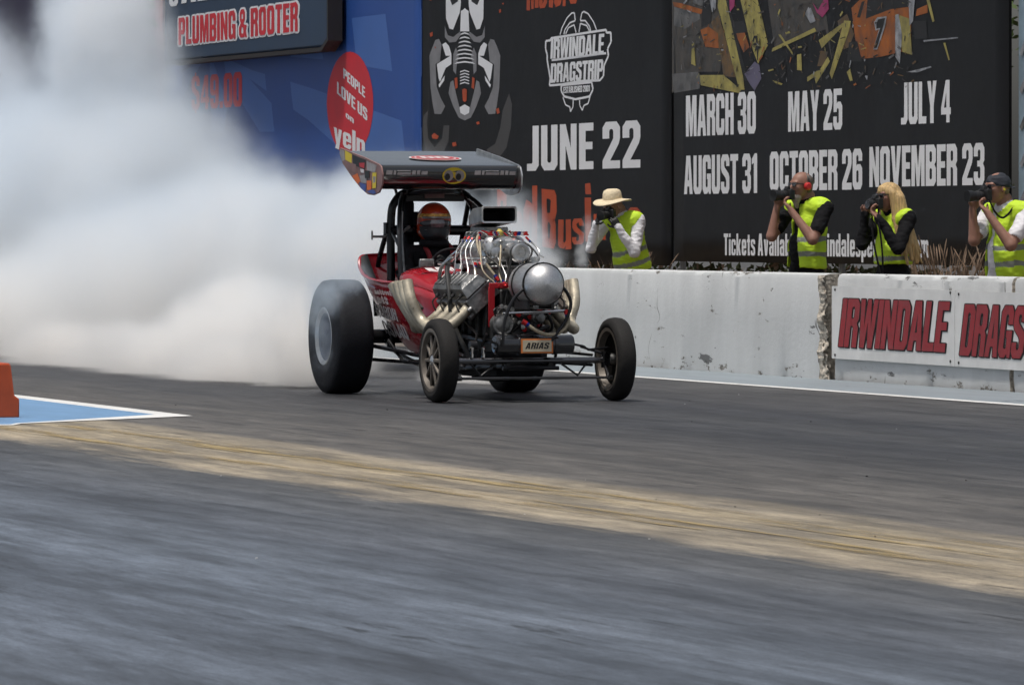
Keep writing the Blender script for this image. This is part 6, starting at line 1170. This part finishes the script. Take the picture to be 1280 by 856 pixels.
# ------------------------------------------------------------------ tyre smoke (a real volume trailing the car)
def smoke(name, box, puffs, dens, warp, scale, edge, label, col=(.965, .965, .965), zfall=None):
    (x0, x1), (y0, y1), (z0, z1) = box
    mb = MB(); mb.box(((x0 + x1) / 2, (y0 + y1) / 2, (z0 + z1) / 2), (x1 - x0, y1 - y0, z1 - z0))
    m = bpy.data.materials.new(name); m.use_nodes = True; t = m.node_tree; t.nodes.clear(); L = t.links.new
    geo = nn(t, 'NewGeometry'); P = geo.outputs['Position']
    nz = nn(t, 'TexNoise'); nz.inputs['Scale'].default_value = scale; nz.inputs['Detail'].default_value = 5; nz.inputs['Roughness'].default_value = .66; L(P, nz.inputs['Vector'])
    sub = nn(t, 'VectorMath', operation='SUBTRACT'); L(nz.outputs['Color'], sub.inputs[0]); sub.inputs[1].default_value = (.5, .5, .5)
    ma = nn(t, 'VectorMath', operation='MULTIPLY_ADD'); L(sub.outputs[0], ma.inputs[0]); ma.inputs[1].default_value = warp; L(P, ma.inputs[2])
    n2 = nn(t, 'TexNoise'); n2.inputs['Scale'].default_value = scale * 3.1; n2.inputs['Detail'].default_value = 3; n2.inputs['Roughness'].default_value = .6; L(P, n2.inputs['Vector'])
    s2 = nn(t, 'VectorMath', operation='SUBTRACT'); L(n2.outputs['Color'], s2.inputs[0]); s2.inputs[1].default_value = (.5, .5, .5)
    m2 = nn(t, 'VectorMath', operation='MULTIPLY_ADD'); L(s2.outputs[0], m2.inputs[0]); m2.inputs[1].default_value = tuple(.32 * w for w in warp); L(ma.outputs[0], m2.inputs[2]); ma = m2
    last = None
    for c, r in puffs:
        a = nn(t, 'VectorMath', operation='SUBTRACT'); L(ma.outputs[0], a.inputs[0]); a.inputs[1].default_value = c
        b = nn(t, 'VectorMath', operation='DIVIDE'); L(a.outputs[0], b.inputs[0]); b.inputs[1].default_value = r
        d = nn(t, 'VectorMath', operation='LENGTH'); L(b.outputs[0], d.inputs[0])
        if last is None: last = d.outputs['Value']
        else:
            mn = nn(t, 'Math', operation='SMOOTH_MIN'); L(last, mn.inputs[0]); L(d.outputs['Value'], mn.inputs[1]); mn.inputs[2].default_value = .35; last = mn.outputs[0]
    mr = nn(t, 'MapRange'); mr.interpolation_type = 'SMOOTHSTEP'; L(last, mr.inputs[0])
    for i, v in enumerate((edge[1], edge[0], 0, 1)): mr.inputs[i + 1].default_value = v
    pw = nn(t, 'Math', operation='POWER'); L(mr.outputs[0], pw.inputs[0]); pw.inputs[1].default_value = 2.0
    ml = nn(t, 'Math', operation='MULTIPLY'); L(pw.outputs[0], ml.inputs[0]); ml.inputs[1].default_value = dens
    pv = nn(t, 'VolumePrincipled')
    # fine thin smoke scatters blue, the dense core white, the dust torn off the track warm
    cm = nn(t, 'Mix', data_type='RGBA'); L(mr.outputs[0], cm.inputs[0]); cm.inputs[6].default_value = (col[0] * .80, col[1] * .90, min(1, col[2] * 1.0), 1); cm.inputs[7].default_value = (*col, 1)
    if zfall:
        sp = nn(t, 'SeparateXYZ'); L(ma.outputs[0], sp.inputs[0]); zr = nn(t, 'MapRange'); L(sp.outputs['Z'], zr.inputs[0])
        for i, v in enumerate((zfall[0], zfall[1], 1, 0)): zr.inputs[i + 1].default_value = v
        dm = nn(t, 'Mix', data_type='RGBA'); L(zr.outputs[0], dm.inputs[0]); L(cm.outputs[2], dm.inputs[6]); dm.inputs[7].default_value = (*zfall[2], 1); L(dm.outputs[2], pv.inputs['Color'])
    else: L(cm.outputs[2], pv.inputs['Color'])
    pv.inputs['Anisotropy'].default_value = 0; L(ml.outputs[0], pv.inputs['Density'])
    out = nn(t, 'OutputMaterial'); L(pv.outputs[0], out.inputs['Volume'])
    o = mb.build(name, [m]); o['kind'] = 'stuff'; o['label'] = label; return o
smoke('tyre_smoke', ((-74, -40.7), (11.7, 21.0), (.012, 5.6)), [
    ((-48.17, 13.9, 0.19), (2.13, 1.06, 0.86)),
    ((-55.42, 14.8, 0.36), (3.45, 1.92, 1.55)),
    ((-63.8, 15.4, 0.78), (3.89, 2.43, 2.52)),
    ((-53.1, 15.2, 0.98), (2.48, 1.24, 1.12)),
    ((-60.72, 15.8, 1.52), (2.89, 1.7, 1.9)),
    ((-61.25, 15.8, 3.33), (1.41, 0.88, 1.71)),
    ((-49.38, 15.4, 1.04), (2.2, 1.1, 1.0)),
    ((-46.56, 15.4, 0.91), (1.07, 0.71, 0.71)),
    ((-43.99, 14.9, 1.03), (0.43, 0.33, 0.38)),
    ((-44.18, 14.6, 0.03), (1.1, 0.55, 0.27)),
    ((-71.66, 15.8, 2.5), (3.1, 1.94, 2.4)),
    ((-43.81, 13.15, 0.49), (0.83, 0.46, 0.6)),
    ((-46.11, 14.2, 0.85), (0.61, 0.38, 0.34)),
    ((-56.82, 13.8, 0.13), (3.88, 1.76, 0.92)),
    ((-48.05, 13.2, 0.12), (2.25, 1.02, 0.57)),
    ((-45.61, 12.95, 0.04), (1.77, 0.8, 0.42)),
    ((-43.72, 12.9, 0.17), (0.82, 0.41, 0.46)),
    ((-51.09, 13.1, 0.02), (2.37, 0.99, 0.44))],
    5.0, (1.35, 1.1, 1.15), .95, (.3, 1.12), 'thick white cloud of tyre smoke behind the dragster', col=(.993, .993, .993), zfall=(-.1, 1.5, (.99, .975, .955)))
smoke('smoke_wisp', ((-44.2, -40.2), (12.15, 13.1), (.02, 1.35)), [((-41.2, 12.4, 0.83), (0.43, 0.22, 0.23)), ((-41.18, 12.6, 0.92), (0.39, 0.19, 0.17)), ((-41.61, 12.42, 0.55), (0.22, 0.11, 0.37))], 2.6, (.7, .35, .6), 2.8, (.2, 1.15), 'thin bluish smoke curling over the rear tyre', col=(.8, .9, .99))
smoke('smoke_wisp', ((-50.9, -48.2), (16.6, 17.6), (.7, 1.75)), [((-48.43, 17.0, 1.05), (0.11, 0.09, 0.22)), ((-48.53, 17.1, 1.24), (0.11, 0.09, 0.19))], 5.0, (.3, .25, .3), 2.5, (.2, 1.1), 'thin pale jet of smoke left of the man in the straw hat', col=(.97, .97, .97))
smoke('smoke_wisp', ((-46.6, -42.2), (14.3, 15.9), (.6, 1.9)), [((-45.08, 15.2, 1.33), (0.47, 0.34, 0.42)), ((-43.58, 15.0, 1.05), (0.32, 0.23, 0.24))], 3.0, (.7, .6, .7), 2.6, (.15, 1.1), 'ragged thin smoke right of the engine in front of the banner', col=(.98, .985, .99))
